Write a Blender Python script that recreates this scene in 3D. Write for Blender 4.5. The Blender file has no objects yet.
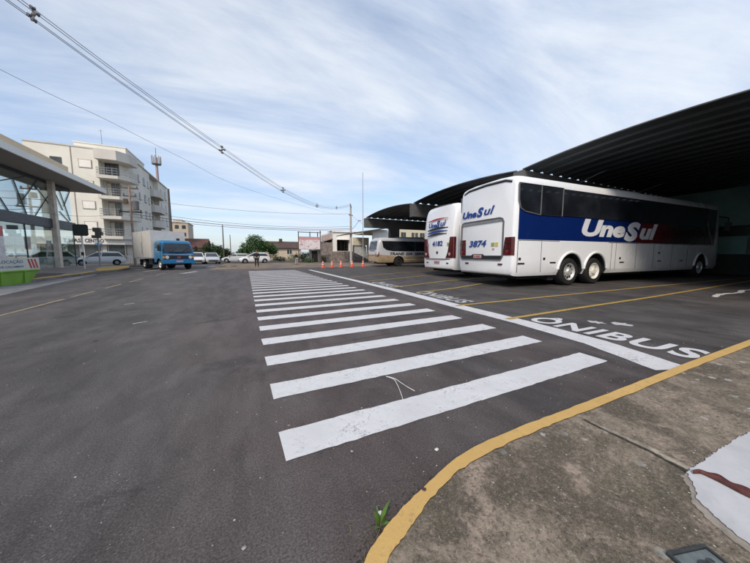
import bpy, bmesh, math, random
from mathutils import Vector, Matrix, Euler
R = math.radians
random.seed(7)
scene = bpy.context.scene
COL = scene.collection

# ------------------------------------------------------------------ camera
cam_data = bpy.data.cameras.new('camera')
cam_data.sensor_fit = 'HORIZONTAL'
cam_data.sensor_width = 36.0
cam_data.lens = 36.0 * 274.0 / 750.0
cam_data.clip_start = 0.05
cam_data.clip_end = 3000
cam = bpy.data.objects.new('camera', cam_data)
COL.objects.link(cam)
cam.location = (0, 0, 1.15)
cam.rotation_euler = (R(90 - 5.52), 0, R(-25.28))
scene.camera = cam

# ------------------------------------------------------------------ world: hazy sky with streaky cloud
SUN_EL, SUN_AZ = 42.0, 218.0            # azimuth clockwise from +Y
world = bpy.data.worlds.new("World")
scene.world = world
world.use_nodes = True
wt = world.node_tree
for n in list(wt.nodes): wt.nodes.remove(n)
def wn(t, **k):
    n = wt.nodes.new(t)
    for a, b in k.items(): setattr(n, a, b)
    return n
def wl(a, b): wt.links.new(a, b)
w_out = wn('ShaderNodeOutputWorld')
sky = wn('ShaderNodeTexSky', sky_type='NISHITA', sun_disc=False)
sky.sun_elevation = R(SUN_EL); sky.sun_rotation = R(SUN_AZ)
sky.air_density = 1.0; sky.dust_density = 1.5; sky.ozone_density = 1.5
bg_sky = wn('ShaderNodeBackground'); bg_sky.inputs[1].default_value = 0.14
wl(sky.outputs[0], bg_sky.inputs[0])
tc = wn('ShaderNodeTexCoord')
sep = wn('ShaderNodeSeparateXYZ'); wl(tc.outputs['Generated'], sep.inputs[0])
zc = wn('ShaderNodeMath', operation='MAXIMUM'); wl(sep.outputs[2], zc.inputs[0]); zc.inputs[1].default_value = 0.0
za = wn('ShaderNodeMath', operation='ADD'); wl(zc.outputs[0], za.inputs[0]); za.inputs[1].default_value = 0.16
dx = wn('ShaderNodeMath', operation='DIVIDE'); wl(sep.outputs[0], dx.inputs[0]); wl(za.outputs[0], dx.inputs[1])
dy = wn('ShaderNodeMath', operation='DIVIDE'); wl(sep.outputs[1], dy.inputs[0]); wl(za.outputs[0], dy.inputs[1])
cmb = wn('ShaderNodeCombineXYZ'); wl(dx.outputs[0], cmb.inputs[0]); wl(dy.outputs[0], cmb.inputs[1])
def wnoise(scale, rot, stretch, detail, rough, dist, seed):
    mp = wn('ShaderNodeMapping'); wl(cmb.outputs[0], mp.inputs[0])
    mp.inputs['Location'].default_value = (seed, seed * 0.7, 0)
    mp.inputs['Rotation'].default_value = (0, 0, R(rot))
    mp.inputs['Scale'].default_value = (stretch, 1, 1)
    nz = wn('ShaderNodeTexNoise'); wl(mp.outputs[0], nz.inputs['Vector'])
    nz.inputs['Scale'].default_value = scale; nz.inputs['Detail'].default_value = detail
    nz.inputs['Roughness'].default_value = rough; nz.inputs['Distortion'].default_value = dist
    return nz.outputs[0]
n1 = wnoise(0.55, 20, 0.75, 6, 0.55, 0.3, 3.1)
n2 = wnoise(1.5, 35, 0.3, 9, 0.62, 0.5, 8.4)
n3 = wnoise(4.0, 30, 0.35, 8, 0.65, 0.2, 1.7)
m1 = wn('ShaderNodeMath', operation='MULTIPLY'); wl(n2, m1.inputs[0]); m1.inputs[1].default_value = 0.55
m2 = wn('ShaderNodeMath', operation='MULTIPLY_ADD'); wl(n1, m2.inputs[0]); m2.inputs[1].default_value = 0.8; wl(m1.outputs[0], m2.inputs[2])
m3 = wn('ShaderNodeMath', operation='MULTIPLY_ADD'); wl(n3, m3.inputs[0]); m3.inputs[1].default_value = 0.22; wl(m2.outputs[0], m3.inputs[2])
cov = wn('ShaderNodeMapRange'); wl(m3.outputs[0], cov.inputs[0])
cov.inputs[1].default_value = 0.58; cov.inputs[2].default_value = 1.02; cov.inputs[3].default_value = 0.22; cov.inputs[4].default_value = 1.0
cov.interpolation_type = 'SMOOTHSTEP'
# cloud tone: a little grey-blue in the thick undersides
ctone = wn('ShaderNodeValToRGB'); wl(n2, ctone.inputs[0])
ctone.color_ramp.elements[0].position = 0.3; ctone.color_ramp.elements[0].color = (0.56, 0.70, 0.95, 1)
ctone.color_ramp.elements[1].position = 0.65; ctone.color_ramp.elements[1].color = (0.84, 0.90, 0.99, 1)
bg_cl = wn('ShaderNodeBackground'); bg_cl.inputs[1].default_value = 0.76
wl(ctone.outputs[0], bg_cl.inputs[0])
mixw = wn('ShaderNodeMixShader'); wl(cov.outputs[0], mixw.inputs[0]); wl(bg_sky.outputs[0], mixw.inputs[1]); wl(bg_cl.outputs[0], mixw.inputs[2])
wl(mixw.outputs[0], w_out.inputs[0])

# ------------------------------------------------------------------ sun (veiled by cloud)
sd = bpy.data.lights.new('sun', 'SUN'); sd.energy = 2.0; sd.angle = R(16); sd.color = (1.0, 0.89, 0.74)
sun = bpy.data.objects.new('sun', sd); COL.objects.link(sun)
az = R(SUN_AZ); el = R(SUN_EL)
sdir = Vector((math.sin(az) * math.cos(el), math.cos(az) * math.cos(el), math.sin(el)))
sun.rotation_euler = sdir.to_track_quat('Z', 'Y').to_euler()
sun.location = (0, -20, 40)

# ------------------------------------------------------------------ exposure
scene.view_settings.view_transform = 'Standard'
scene.view_settings.look = 'None'
scene.view_settings.exposure = 0.42
scene.view_settings.gamma = 1.0
scene.view_settings.use_curve_mapping = False
scene.render.engine = 'CYCLES'
scene.cycles.max_bounces = 6
scene.cycles.transparent_max_bounces = 8

# ================================================================== helpers
class Nodes:
    def __init__(self, name, rough=0.7, metal=0.0, spec=0.5):
        self.m = bpy.data.materials.new(name); self.m.use_nodes = True
        self.t = self.m.node_tree
        self.b = self.t.nodes['Principled BSDF']
        self.b.inputs['Roughness'].default_value = rough
        self.b.inputs['Metallic'].default_value = metal
        self.b.inputs['Specular IOR Level'].default_value = spec
        self.tc = self.t.nodes.new('ShaderNodeTexCoord')
    def new(self, t, **k):
        n = self.t.nodes.new(t)
        for a, b in k.items(): setattr(n, a, b)
        return n
    def set(self, sock, v):
        if isinstance(v, bpy.types.NodeSocket): self.t.links.new(v, sock)
        elif isinstance(v, (tuple, list)) and len(v) == 3 and sock.type == 'RGBA': sock.default_value = (*v, 1)
        else: sock.default_value = v
    def coords(self, scale=(1, 1, 1), loc=(0, 0, 0), rot=(0, 0, 0)):
        mp = self.new('ShaderNodeMapping'); self.t.links.new(self.tc.outputs['Object'], mp.inputs[0])
        mp.inputs['Scale'].default_value = scale; mp.inputs['Location'].default_value = loc; mp.inputs['Rotation'].default_value = rot
        return mp.outputs[0]
    def noise(self, scale, detail=4, rough=0.6, dist=0.0, vec=None):
        n = self.new('ShaderNodeTexNoise')
        self.t.links.new(vec if vec else self.tc.outputs['Object'], n.inputs['Vector'])
        n.inputs['Scale'].default_value = scale; n.inputs['Detail'].default_value = detail
        n.inputs['Roughness'].default_value = rough; n.inputs['Distortion'].default_value = dist
        return n.outputs[0]
    def voronoi(self, scale, vec=None, feature='F1', out='Distance'):
        n = self.new('ShaderNodeTexVoronoi'); n.feature = feature
        self.t.links.new(vec if vec else self.tc.outputs['Object'], n.inputs['Vector'])
        n.inputs['Scale'].default_value = scale
        return n.outputs[out]
    def ramp(self, f, lo, hi, a=0.0, b=1.0):
        n = self.new('ShaderNodeMapRange'); n.interpolation_type = 'SMOOTHSTEP'
        self.set(n.inputs[0], f); n.inputs[1].default_value = lo; n.inputs[2].default_value = hi
        n.inputs[3].default_value = a; n.inputs[4].default_value = b
        return n.outputs[0]
    def mix(self, f, a, b, mode='MIX'):
        n = self.new('ShaderNodeMix', data_type='RGBA', blend_type=mode)
        self.set(n.inputs[0], f); self.set(n.inputs[6], a); self.set(n.inputs[7], b)
        return n.outputs[2]
    def math(self, op, a, b=0.0):
        n = self.new('ShaderNodeMath', operation=op)
        self.set(n.inputs[0], a); self.set(n.inputs[1], b)
        return n.outputs[0]
    def xyz(self):
        n = self.new('ShaderNodeSeparateXYZ'); self.t.links.new(self.tc.outputs['Object'], n.inputs[0])
        return n.outputs
    def color(self, c): self.set(self.b.inputs['Base Color'], c)
    def rough(self, c): self.set(self.b.inputs['Roughness'], c)
    def bump(self, h, strength=0.3, dist=0.01):
        n = self.new('ShaderNodeBump'); self.set(n.inputs['Height'], h)
        n.inputs['Strength'].default_value = strength; n.inputs['Distance'].default_value = dist
        self.t.links.new(n.outputs[0], self.b.inputs['Normal'])

MATS = {}
def pm(name, col=None, rough=0.7, metal=0.0, var=0.18, scale=3.0, bump=0.0, bscale=40.0, spec=0.5, dirt=None):
    """procedural material: a base colour broken up by two noises"""
    if name in MATS: return MATS[name]
    N = Nodes(name, rough, metal, spec)
    lo = tuple(c * (1 - var) for c in col); hi = tuple(min(1, c * (1 + var)) for c in col)
    c = N.mix(N.ramp(N.noise(scale, 6, 0.65), 0.3, 0.7), lo, hi)
    if dirt: c = N.mix(N.ramp(N.noise(scale * 0.6, 7, 0.7), 0.5, 0.75, 0, 0.7), c, dirt)
    N.color(c)
    N.rough(N.ramp(N.noise(scale * 2, 4), 0.3, 0.7, max(0.02, rough * 0.85), min(1, rough * 1.12)))
    if bump: N.bump(N.noise(bscale, 5, 0.7), bump)
    MATS[name] = N.m
    return N.m

class MB:
    """collects shapes for ONE mesh object"""
    def __init__(self): self.v = []; self.f = []; self.mi = []
    def add(self, vs, fs, m=0):
        o = len(self.v); self.v += [tuple(p) for p in vs]
        for f in fs: self.f.append([i + o for i in f]); self.mi.append(m)
        return self
    def box(self, x0, x1, y0, y1, z0, z1, m=0):
        v = [(x0, y0, z0), (x1, y0, z0), (x1, y1, z0), (x0, y1, z0), (x0, y0, z1), (x1, y0, z1), (x1, y1, z1), (x0, y1, z1)]
        return self.add(v, [(0, 3, 2, 1), (4, 5, 6, 7), (0, 1, 5, 4), (1, 2, 6, 5), (2, 3, 7, 6), (3, 0, 4, 7)], m)
    def bar(self, p0, p1, w, h, m=0, up=(0, 0, 1)):
        p0 = Vector(p0); p1 = Vector(p1); d = (p1 - p0).normalized(); up = Vector(up)
        if abs(d.dot(up)) > 0.98: up = Vector((1, 0, 0))
        s = d.cross(up).normalized() * w / 2; u = s.cross(d).normalized() * h / 2
        v = [p0 - s - u, p0 + s - u, p0 + s + u, p0 - s + u, p1 - s - u, p1 + s - u, p1 + s + u, p1 - s + u]
        return self.add(v, [(0, 3, 2, 1), (4, 5, 6, 7), (0, 1, 5, 4), (1, 2, 6, 5), (2, 3, 7, 6), (3, 0, 4, 7)], m)
    def cyl(self, p0, p1, r0, r1=None, n=14, m=0, caps=True):
        if r1 is None: r1 = r0
        return self.tube([p0, p1], [r0, r1], n, m, caps)
    def tube(self, pts, r, n=8, m=0, caps=True):
        pts = [Vector(p) for p in pts]; k = len(pts)
        rs = r if isinstance(r, (list, tuple)) else [r] * k
        rings = []; ref = None
        for i, p in enumerate(pts):
            d = (pts[min(i + 1, k - 1)] - pts[max(i - 1, 0)]).normalized()
            if ref is None: ref = Vector((0, 0, 1)) if abs(d.z) < 0.9 else Vector((1, 0, 0))
            a = (ref - d * ref.dot(d)).normalized(); b = d.cross(a); ref = a
            rings.append([p + (a * math.cos(2 * math.pi * j / n) + b * math.sin(2 * math.pi * j / n)) * rs[i] for j in range(n)])
        return self.loft(rings, caps, m)
    def loft(self, rings, caps=True, m=0):
        n = len(rings[0]); vs = [p for r in rings for p in r]; fs = []
        for i in range(len(rings) - 1):
            for j in range(n): fs.append((i * n + j, i * n + (j + 1) % n, (i + 1) * n + (j + 1) % n, (i + 1) * n + j))
        if caps: fs.append(tuple(range(n))[::-1]); fs.append(tuple((len(rings) - 1) * n + j for j in range(n)))
        return self.add(vs, fs, m)
    def prism(self, poly, vec, m=0):
        poly = [Vector(p) for p in poly]; vec = Vector(vec); n = len(poly)
        vs = poly + [p + vec for p in poly]
        fs = [tuple(range(n))[::-1], tuple(range(n, 2 * n))] + [(i, (i + 1) % n, n + (i + 1) % n, n + i) for i in range(n)]
        return self.add(vs, fs, m)
    def lathe(self, prof, c, axis, n=24, m=0, caps=True):
        """prof: list of (radius, distance along axis), closed at its ends"""
        c = Vector(c); ax = Vector(axis).normalized()
        a = ax.orthogonal().normalized(); b = ax.cross(a)
        rings = [[c + ax * d + (a * math.cos(2 * math.pi * j / n) + b * math.sin(2 * math.pi * j / n)) * max(r, 1e-4) for j in range(n)] for r, d in prof]
        return self.loft(rings, caps, m)
    def sheet(self, poly, z=0.0, m=0):
        return self.add([(p[0], p[1], p[2] if len(p) > 2 else z) for p in poly], [tuple(range(len(poly)))], m)
    def build(self, name, mats, parent=None, loc=None, rotz=None, smooth=None, recalc=True):
        me = bpy.data.meshes.new(name); me.from_pydata(self.v, [], self.f); me.update()
        if not isinstance(mats, (list, tuple)): mats = [mats]
        for m in mats: me.materials.append(m)
        me.polygons.foreach_set('material_index', self.mi)
        if recalc:
            bm = bmesh.new(); bm.from_mesh(me); bmesh.ops.recalc_face_normals(bm, faces=bm.faces); bm.to_mesh(me); bm.free()
        if smooth is not None:
            me.shade_smooth(); me.set_sharp_from_angle(angle=R(smooth))
        o = bpy.data.objects.new(name, me); COL.objects.link(o)
        if parent: o.parent = parent
        if loc is not None: o.location = loc
        if rotz is not None: o.rotation_euler = (0, 0, rotz)
        return o

def tag(o, label=None, cat=None, group=None, kind=None):
    if label: o['label'] = label
    if cat: o['category'] = cat
    if group: o['group'] = group
    if kind: o['kind'] = kind
    return o
def thing(name, label, cat, loc=(0, 0, 0), rotz=0.0, group=None):
    o = bpy.data.objects.new(name, None); COL.objects.link(o); o.empty_display_size = 0.3
    o.location = loc; o.rotation_euler = (0, 0, rotz)
    return tag(o, label, cat, group)
def struct(o): return tag(o, kind='structure')
def copy_tree(o, parent=None):
    c = o.copy(); COL.objects.link(c)
    if parent: c.parent = parent
    for ch in list(o.children): copy_tree(ch, c)
    return c
def text_mesh(s, w=None, h=None, shear=0.0, bold=0.0, depth=0.004, spacing=1.0):
    """lettering as a mesh in XY, lower left at the origin, fitted to width w and height h"""
    cu = bpy.data.curves.new('letters', 'FONT'); cu.body = s; cu.size = 1.0
    cu.shear = shear; cu.offset = bold; cu.extrude = depth / 2; cu.space_character = spacing
    cu.resolution_u = 4
    t = bpy.data.objects.new('letters', cu); COL.objects.link(t)
    dg = bpy.context.evaluated_depsgraph_get()
    me = bpy.data.meshes.new_from_object(t.evaluated_get(dg))
    bpy.data.objects.remove(t); bpy.data.curves.remove(cu)
    xs = [v.co.x for v in me.vertices]; ys = [v.co.y for v in me.vertices]
    x0, x1, y0, y1 = min(xs), max(xs), min(ys), max(ys)
    sx = w / (x1 - x0) if w else None; sy = h / (y1 - y0) if h else None
    if sx is None: sx = sy
    if sy is None: sy = sx
    for v in me.vertices: v.co.x = (v.co.x - x0) * sx; v.co.y = (v.co.y - y0) * sy
    return me
def lettering(name, s, mat, parent, loc, rot, w=None, h=None, **k):
    me = text_mesh(s, w, h, **k); me.materials.clear(); me.materials.append(mat)
    o = bpy.data.objects.new(name, me); COL.objects.link(o)
    if parent: o.parent = parent
    o.location = loc; o.rotation_euler = rot
    return o
SIDE = (R(90), 0, 0)                     # reads along +X, faces -Y
REAR = (R(90), 0, R(-90))                # reads along -Y, faces -X
EAST = (R(90), 0, R(90))                 # reads along +Y, faces +X
def boolean(o, cutter_mb, wells):
    c = cutter_mb.build('cutter', MATS['dark_void'], o.parent)
    md = o.modifiers.new('cut', 'BOOLEAN'); md.operation = 'DIFFERENCE'; md.object = c; md.solver = 'EXACT'
    bpy.context.view_layer.update()
    dg = bpy.context.evaluated_depsgraph_get()
    me = bpy.data.meshes.new_from_object(o.evaluated_get(dg))
    o.modifiers.clear(); o.data = me
    bpy.data.objects.remove(c)
    # cut faces (they lie on the cutter) take the dark lining
    if len(me.materials) < 2: me.materials.append(MATS['dark_void'])
    for p in me.polygons:
        c_ = p.center; p.material_index = 0
        for (x, y, z, r, yi) in wells:
            if abs(math.hypot(c_.x - x, c_.z - z)) < r * 1.002 and (y > 0) == (c_.y > 0) and abs(c_.y) < yi + .002 and max(math.hypot(me.vertices[v].co.x - x, me.vertices[v].co.z - z) for v in p.vertices) < r * 1.01:
                p.material_index = 1
    return o

# ================================================================== common materials
pm('dark_void', (0.012, 0.012, 0.013), 0.9)
M_rubber = pm('tyre_rubber', (0.011, 0.011, 0.012), 0.85, var=0.25, scale=8)
M_blacktrim = pm('black_trim', (0.02, 0.02, 0.022), 0.45)
M_white = pm('white_bus_paint', (0.78, 0.79, 0.80), 0.22, var=0.03, scale=1.2)
M_steel = pm('steel_rim', (0.62, 0.62, 0.6), 0.4, metal=0.5, var=0.2, scale=9)
M_rimwhite = pm('painted_rim', (0.7, 0.68, 0.62), 0.5, var=0.15, scale=9)
M_blue = pm('logo_blue', (0.012, 0.05, 0.26), 0.4, var=0.05)
M_logowhite = pm('logo_white', (0.72, 0.74, 0.78), 0.4, var=0.04)
M_redlens = pm('red_lens', (0.075, 0.006, 0.009), 0.12, var=0.3, scale=14)
M_clearlens = pm('clear_lens', (0.62, 0.62, 0.6), 0.1, var=0.15, scale=10)
M_amber = pm('amber_lens', (0.7, 0.3, 0.03), 0.2)
M_plate = pm('plate_face', (0.5, 0.32, 0.33), 0.5)
M_grey = pm('grey_plastic', (0.12, 0.12, 0.125), 0.55)
M_alu = pm('aluminium', (0.45, 0.46, 0.47), 0.35, metal=0.7)
M_concrete = pm('concrete', (0.34, 0.325, 0.30), 0.85, var=0.22, scale=1.5, bump=0.2, bscale=30, dirt=(0.14, 0.13, 0.115))
M_wood = pm('weathered_wood', (0.10, 0.075, 0.055), 0.85, var=0.3, scale=5)
M_galv = pm('galvanised_steel', (0.36, 0.37, 0.38), 0.5, metal=0.4, var=0.12)
def glass_dark(name, tint=(0.01, 0.012, 0.016), rough=0.06, var=0.4):
    N = Nodes(name, rough, 0.0, 0.6)
    N.color(N.mix(N.ramp(N.noise(0.9, 3), 0.35, 0.65), tint, tuple(c * (1 + var * 2) + 0.002 for c in tint)))
    MATS[name] = N.m; return N.m
M_glass = glass_dark('tinted_bus_glass')
M_carglass = glass_dark('car_glass', (0.02, 0.025, 0.03), 0.05)
M_houseglass = glass_dark('window_glass', (0.03, 0.036, 0.038), 0.25)
def glass_clear(name, tint, opacity):
    N = Nodes(name, 0.03, 0.0, 0.5)
    N.color(tint)
    tr = N.new('ShaderNodeBsdfTransparent'); tr.inputs[0].default_value = (0.95, 0.98, 0.975, 1)
    lw = N.new('ShaderNodeFresnel'); lw.inputs[0].default_value = 1.5
    fac = N.math('ADD', N.math('MULTIPLY', lw.outputs[0], 0.38), N.math('MULTIPLY', N.noise(0.4, 2), opacity))
    gl = N.new('ShaderNodeBsdfGlossy'); gl.inputs['Roughness'].default_value = 0.02; gl.inputs['Color'].default_value = (0.95, 1, 1, 1)
    mx = N.new('ShaderNodeMixShader'); N.set(mx.inputs[0], fac)
    N.t.links.new(tr.outputs[0], mx.inputs[1]); N.t.links.new(gl.outputs[0], mx.inputs[2])
    out = N.t.nodes['Material Output']; N.t.links.new(mx.outputs[0], out.inputs[0])
    return N.m
M_shopglass = glass_clear('shop_glass', (0.8, 0.9, 0.9), 0.12)
M_upperglass = glass_clear('upper_glass', (0.8, 0.9, 0.9), 0.45)

# ================================================================== ground, road, paint
def asphalt():
    N = Nodes('asphalt', 0.82, 0.0, 0.35)
    X = N.xyz()
    big = N.noise(0.16, 5, 0.6, 0.4); mid = N.noise(1.3, 6, 0.65, 0.3); fine = N.noise(105, 4, 0.75); grit = N.noise(260, 2, 0.8)
    streak = N.noise(0.7, 6, 0.6, 0.5, N.coords((1.0, 0.14, 1.0), rot=(0, 0, R(-12))))
    east = N.ramp(N.math('ADD', X[0], N.math('MULTIPLY', N.math('SUBTRACT', big, 0.5), 3.0)), -2.2, 1.0)
    base = N.mix(east, (0.120, 0.106, 0.098), (0.110, 0.084, 0.078))
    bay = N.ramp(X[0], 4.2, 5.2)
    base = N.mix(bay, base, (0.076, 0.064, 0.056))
    c = N.mix(N.ramp(big, 0.3, 0.7), N.mix(0.42, base, (0.036, 0.033, 0.033)), base)
    c = N.mix(N.ramp(streak, 0.46, 0.7, 0, 0.6), c, (0.042, 0.041, 0.042))
    c = N.mix(N.ramp(N.noise(0.55, 6, 0.62, 0.5, N.coords((1, 0.22, 1), (5, 2, 0), (0, 0, R(-8)))), 0.5, 0.72, 0, 0.5), c, (0.125, 0.122, 0.12))
    c = N.mix(N.ramp(mid, 0.4, 0.66, 0.0, 0.5), c, (0.125, 0.115, 0.112))
    tracks = N.noise(0.9, 7, 0.7, 0.4, N.coords((1.0, 0.16, 1.0), (3, 0, 0), (0, 0, R(-6))))
    c = N.mix(N.ramp(tracks, 0.52, 0.66, 0, 0.22), c, (0.045, 0.042, 0.042))
    c = N.mix(N.ramp(N.noise(0.42, 5, 0.7, 1.2, N.coords(loc=(11, 4, 0))), 0.58, 0.68, 0, 0.5), c, (0.042, 0.039, 0.038))
    # binder dark between pale stone grains
    c = N.mix(1.0, c, N.ramp(fine, 0.36, 0.64, 0.6, 1.4), 'MULTIPLY')
    c = N.mix(1.0, c, N.ramp(tracks, 0.42, 0.60, 1.06, 0.88), 'MULTIPLY')
    c = N.mix(1.0, c, N.ramp(N.noise(0.8, 9, 0.72, 0.25, N.coords((.55, 1.2, 1), (2, 9, 0), (0, 0, R(-15)))), 0.585, 0.63, 1.0, 0.72), 'MULTIPLY')
    c = N.mix(1.0, c, N.ramp(N.noise(2.6, 7, 0.72, 0.4, N.coords((1, .4, 1), (6, 1, 0), (0, 0, R(25)))), 0.36, 0.62, 0.84, 1.16), 'MULTIPLY')
    c = N.mix(N.ramp(fine, 0.6, 0.72, 0.0, 0.35), c, (0.16, 0.15, 0.145))
    c = N.mix(N.ramp(grit, 0.33, 0.52, 0.6, 0.0), c, (0.022, 0.021, 0.021))
    stone = N.math('MULTIPLY', N.ramp(N.voronoi(70), 0.08, 0.26, 1.0, 0.0), N.math('MULTIPLY', N.ramp(N.noise(2.2, 5, .7), 0.42, 0.62), N.ramp(N.noise(37, 2, .5, 0, N.coords(loc=(3, 1, 0))), .5, .56)))
    c = N.mix(N.math('MULTIPLY', stone, 0.8), c, (0.33, 0.30, 0.28))
    # oil drips and tar
    spots = N.math('MULTIPLY', N.ramp(N.voronoi(2.3, N.coords((1, 0.7, 1))), 0.03, 0.10, 1.0, 0.0), N.ramp(N.noise(0.5, 2), 0.5, 0.6))
    c = N.mix(N.math('MULTIPLY', spots, 0.7), c, (0.02, 0.02, 0.021))
    # hairline cracks
    crack = N.math('MULTIPLY', N.ramp(N.voronoi(0.35, N.coords((1, 0.6, 1)), 'DISTANCE_TO_EDGE'), 0.0, 0.006, 1.0, 0.0), N.ramp(N.noise(0.3, 3), 0.5, 0.58))
    c = N.mix(N.math('MULTIPLY', crack, 0.6), c, (0.02, 0.02, 0.02))
    N.color(c)
    N.rough(N.ramp(mid, 0.3, 0.7, 0.72, 0.9))
    N.bump(N.math('ADD', N.math('MULTIPLY', fine, 0.6), N.math('MULTIPLY', grit, 0.5)), 0.45, 0.012)
    return N.m
M_asphalt = asphalt(); MATS['asphalt'] = M_asphalt
def paint(name, col, wear_lo=0.62, wear_hi=0.74, under=(0.07, 0.064, 0.063)):
    N = Nodes(name, 0.65, 0.0, 0.4)
    a = N.noise(2.2, 7, 0.7); g = N.noise(70, 3, 0.75); s = N.noise(9, 5, 0.7)
    c = N.mix(N.ramp(a, 0.3, 0.7), tuple(x * 0.84 for x in col), col)
    c = N.mix(N.ramp(s, 0.5, 0.75, 0, 0.3), c, tuple(x * 0.62 for x in col))
    w = N.math('ADD', N.math('MULTIPLY', a, 0.35), N.math('ADD', N.math('MULTIPLY', g, 0.45), N.math('MULTIPLY', s, 0.2)))
    c = N.mix(N.ramp(w, wear_lo, wear_hi, 0, 0.85), c, under)
    pit = N.math('MULTIPLY', N.ramp(N.voronoi(34), 0.03, 0.10, 1.0, 0.0), N.ramp(N.noise(1.4, 3), 0.5, 0.62))
    c = N.mix(pit, c, under)
    N.color(c); N.bump(N.math('ADD', g, N.math('MULTIPLY', s, 0.5)), 0.3, 0.006)
    return N.m
M_paintwhite = paint('road_paint_white', (0.66, 0.655, 0.655), 0.52, 0.66)
M_paintfaded = paint('road_paint_faded', (0.56, 0.56, 0.56), 0.47, 0.61, (0.06, 0.055, 0.052))
M_paintyellow = paint('road_paint_yellow', (0.46, 0.30, 0.07), 0.53, 0.66)
M_lane = paint('lane_paint_faded', (0.34, 0.28, 0.16), 0.46, 0.6, (0.08, 0.078, 0.078))
M_kerbyellow = paint('kerb_paint_yellow', (0.60, 0.38, 0.125), 0.52, 0.66, (0.26, 0.19, 0.1))

def jitter_strip(mb, pts, wid, z, amp=0.004, step=0.06):
    """a painted band along a polyline (centre line), with slightly ragged edges"""
    P = [Vector((p[0], p[1], 0)) for p in pts]; W = wid if isinstance(wid, list) else [wid] * len(P)
    L = []; acc = []
    for i in range(len(P) - 1):
        n = max(1, int((P[i + 1] - P[i]).length / step))
        for k in range(n):
            t = k / n; acc.append((P[i].lerp(P[i + 1], t), W[i] * (1 - t) + W[i + 1] * t))
    acc.append((P[-1], W[-1]))
    rows = []
    for i, (p, w) in enumerate(acc):
        d = (acc[min(i + 1, len(acc) - 1)][0] - acc[max(i - 1, 0)][0]).normalized(); s = Vector((-d.y, d.x, 0))
        a = random.uniform(-amp, amp); b = random.uniform(-amp, amp); e = random.uniform(-amp, amp) if i in (0, len(acc) - 1) else 0
        rows.append((p + s * (w / 2 + a) + d * e, p - s * (w / 2 + b) - d * e))
    vs = []
    for a, b in rows: vs += [(a.x, a.y, z), (b.x, b.y, z)]
    mb.add(vs, [(2 * i, 2 * i + 1, 2 * i + 3, 2 * i + 2) for i in range(len(rows) - 1)])

# far ground to the horizon
g = MB(); g.sheet([(-1500, -600), (1500, -600), (1500, 2400), (-1500, 2400)], -0.05)
struct(g.build('ground', pm('earth', (0.10, 0.085, 0.06), 0.95, var=0.35, scale=0.3, dirt=(0.06, 0.075, 0.035))))
# asphalt of the street and the bus yard
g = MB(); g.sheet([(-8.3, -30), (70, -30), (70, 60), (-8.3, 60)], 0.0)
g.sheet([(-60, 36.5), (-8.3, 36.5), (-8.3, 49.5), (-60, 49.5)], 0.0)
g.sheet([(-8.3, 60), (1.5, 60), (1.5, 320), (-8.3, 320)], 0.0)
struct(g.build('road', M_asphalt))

# crosswalk: 28 bars
g = MB()
for k in range(28):
    y = 1.645 + 0.7305 * k
    jitter_strip(g, [(0.155 + 0.012 * k * 0.1, y + 0.0), (3.53 - 0.003 * k + random.uniform(-.02, .02), y + 0.02 + 0.05 * min(k, 4) / 4)], 0.285, 0.004, 0.005)
struct(g.build('crosswalk', M_paintwhite))
# stop line along the bays
g = MB(); jitter_strip(g, [(3.86, 1.12), (4.14, 1.95), (4.25, 3.1), (4.30, 4.9), (4.42, 7.6), (4.46, 13.0), (4.5, 21.5)], [0.42, 0.38, 0.35, 0.35, 0.34, 0.26, 0.24], 0.004, 0.005)
struct(g.build('stop_line', M_paintwhite))
# yellow bay lines
g = MB()
for pts in ([(4.22, 3.36), (6.5, 3.42), (9.9, 3.47), (20.2, 3.84), (26, 4.0)], [(4.28, 4.76), (8, 4.74), (13.2, 4.68), (26, 4.4)],
            [(4.7, 6.98), (6.5, 7.35), (8.57, 8.1), (12, 8.4)], [(4.7, 8.5), (8.0, 9.6), (12, 10.2)], [(4.75, 10.9), (9, 12.6), (14, 13.6)], [(4.75, 13.2), (9, 15.4), (14, 16.6)]):
    jitter_strip(g, pts, 0.1, 0.008, 0.004, 0.1)
struct(g.build('bay_lines', M_paintyellow))
# lettering on the ground, one word per bay
def ground_word(y0, x0, w, h, mat):
    me = text_mesh('ÔNIBUS', w, h, bold=0.028, depth=0.0, spacing=1.1)
    me.materials.clear(); me.materials.append(mat)
    o = bpy.data.objects.new('bay_word', me); COL.objects.link(o)
    o.location = (x0, y0, 0.006); o.rotation_euler = (0, 0, R(-91.5)); struct(o)
ground_word(3.2, 4.47, 2.06, 0.66, M_paintwhite)
ground_word(7.1, 4.66, 2.1, 0.62, M_paintfaded)
ground_word(10.5, 4.72, 2.0, 0.6, M_paintfaded)
g = MB()
random.seed(31)
for cx, cy, n in ((5.4, 2.55, 9), (5.62, 2.3, 6)):
    poly = [(cx + random.uniform(0.06, 0.16) * math.cos(a) * 1.1, cy + random.uniform(0.06, 0.16) * math.sin(a)) for a in [2 * math.pi * i / 14 for i in range(14)]]
    g.sheet(poly, 0.004)
struct(g.build('paint_smears', M_paintfaded))
g = MB(); jitter_strip(g, [(11.6, 2.75), (12.6, 2.9), (13.6, 2.74), (14.6, 2.9), (15.8, 2.72), (17.4, 2.86), (19, 2.75)], 0.12, 0.004, 0.03, 0.2)
struct(g.build('wavy_paint_line', M_paintwhite))
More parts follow.
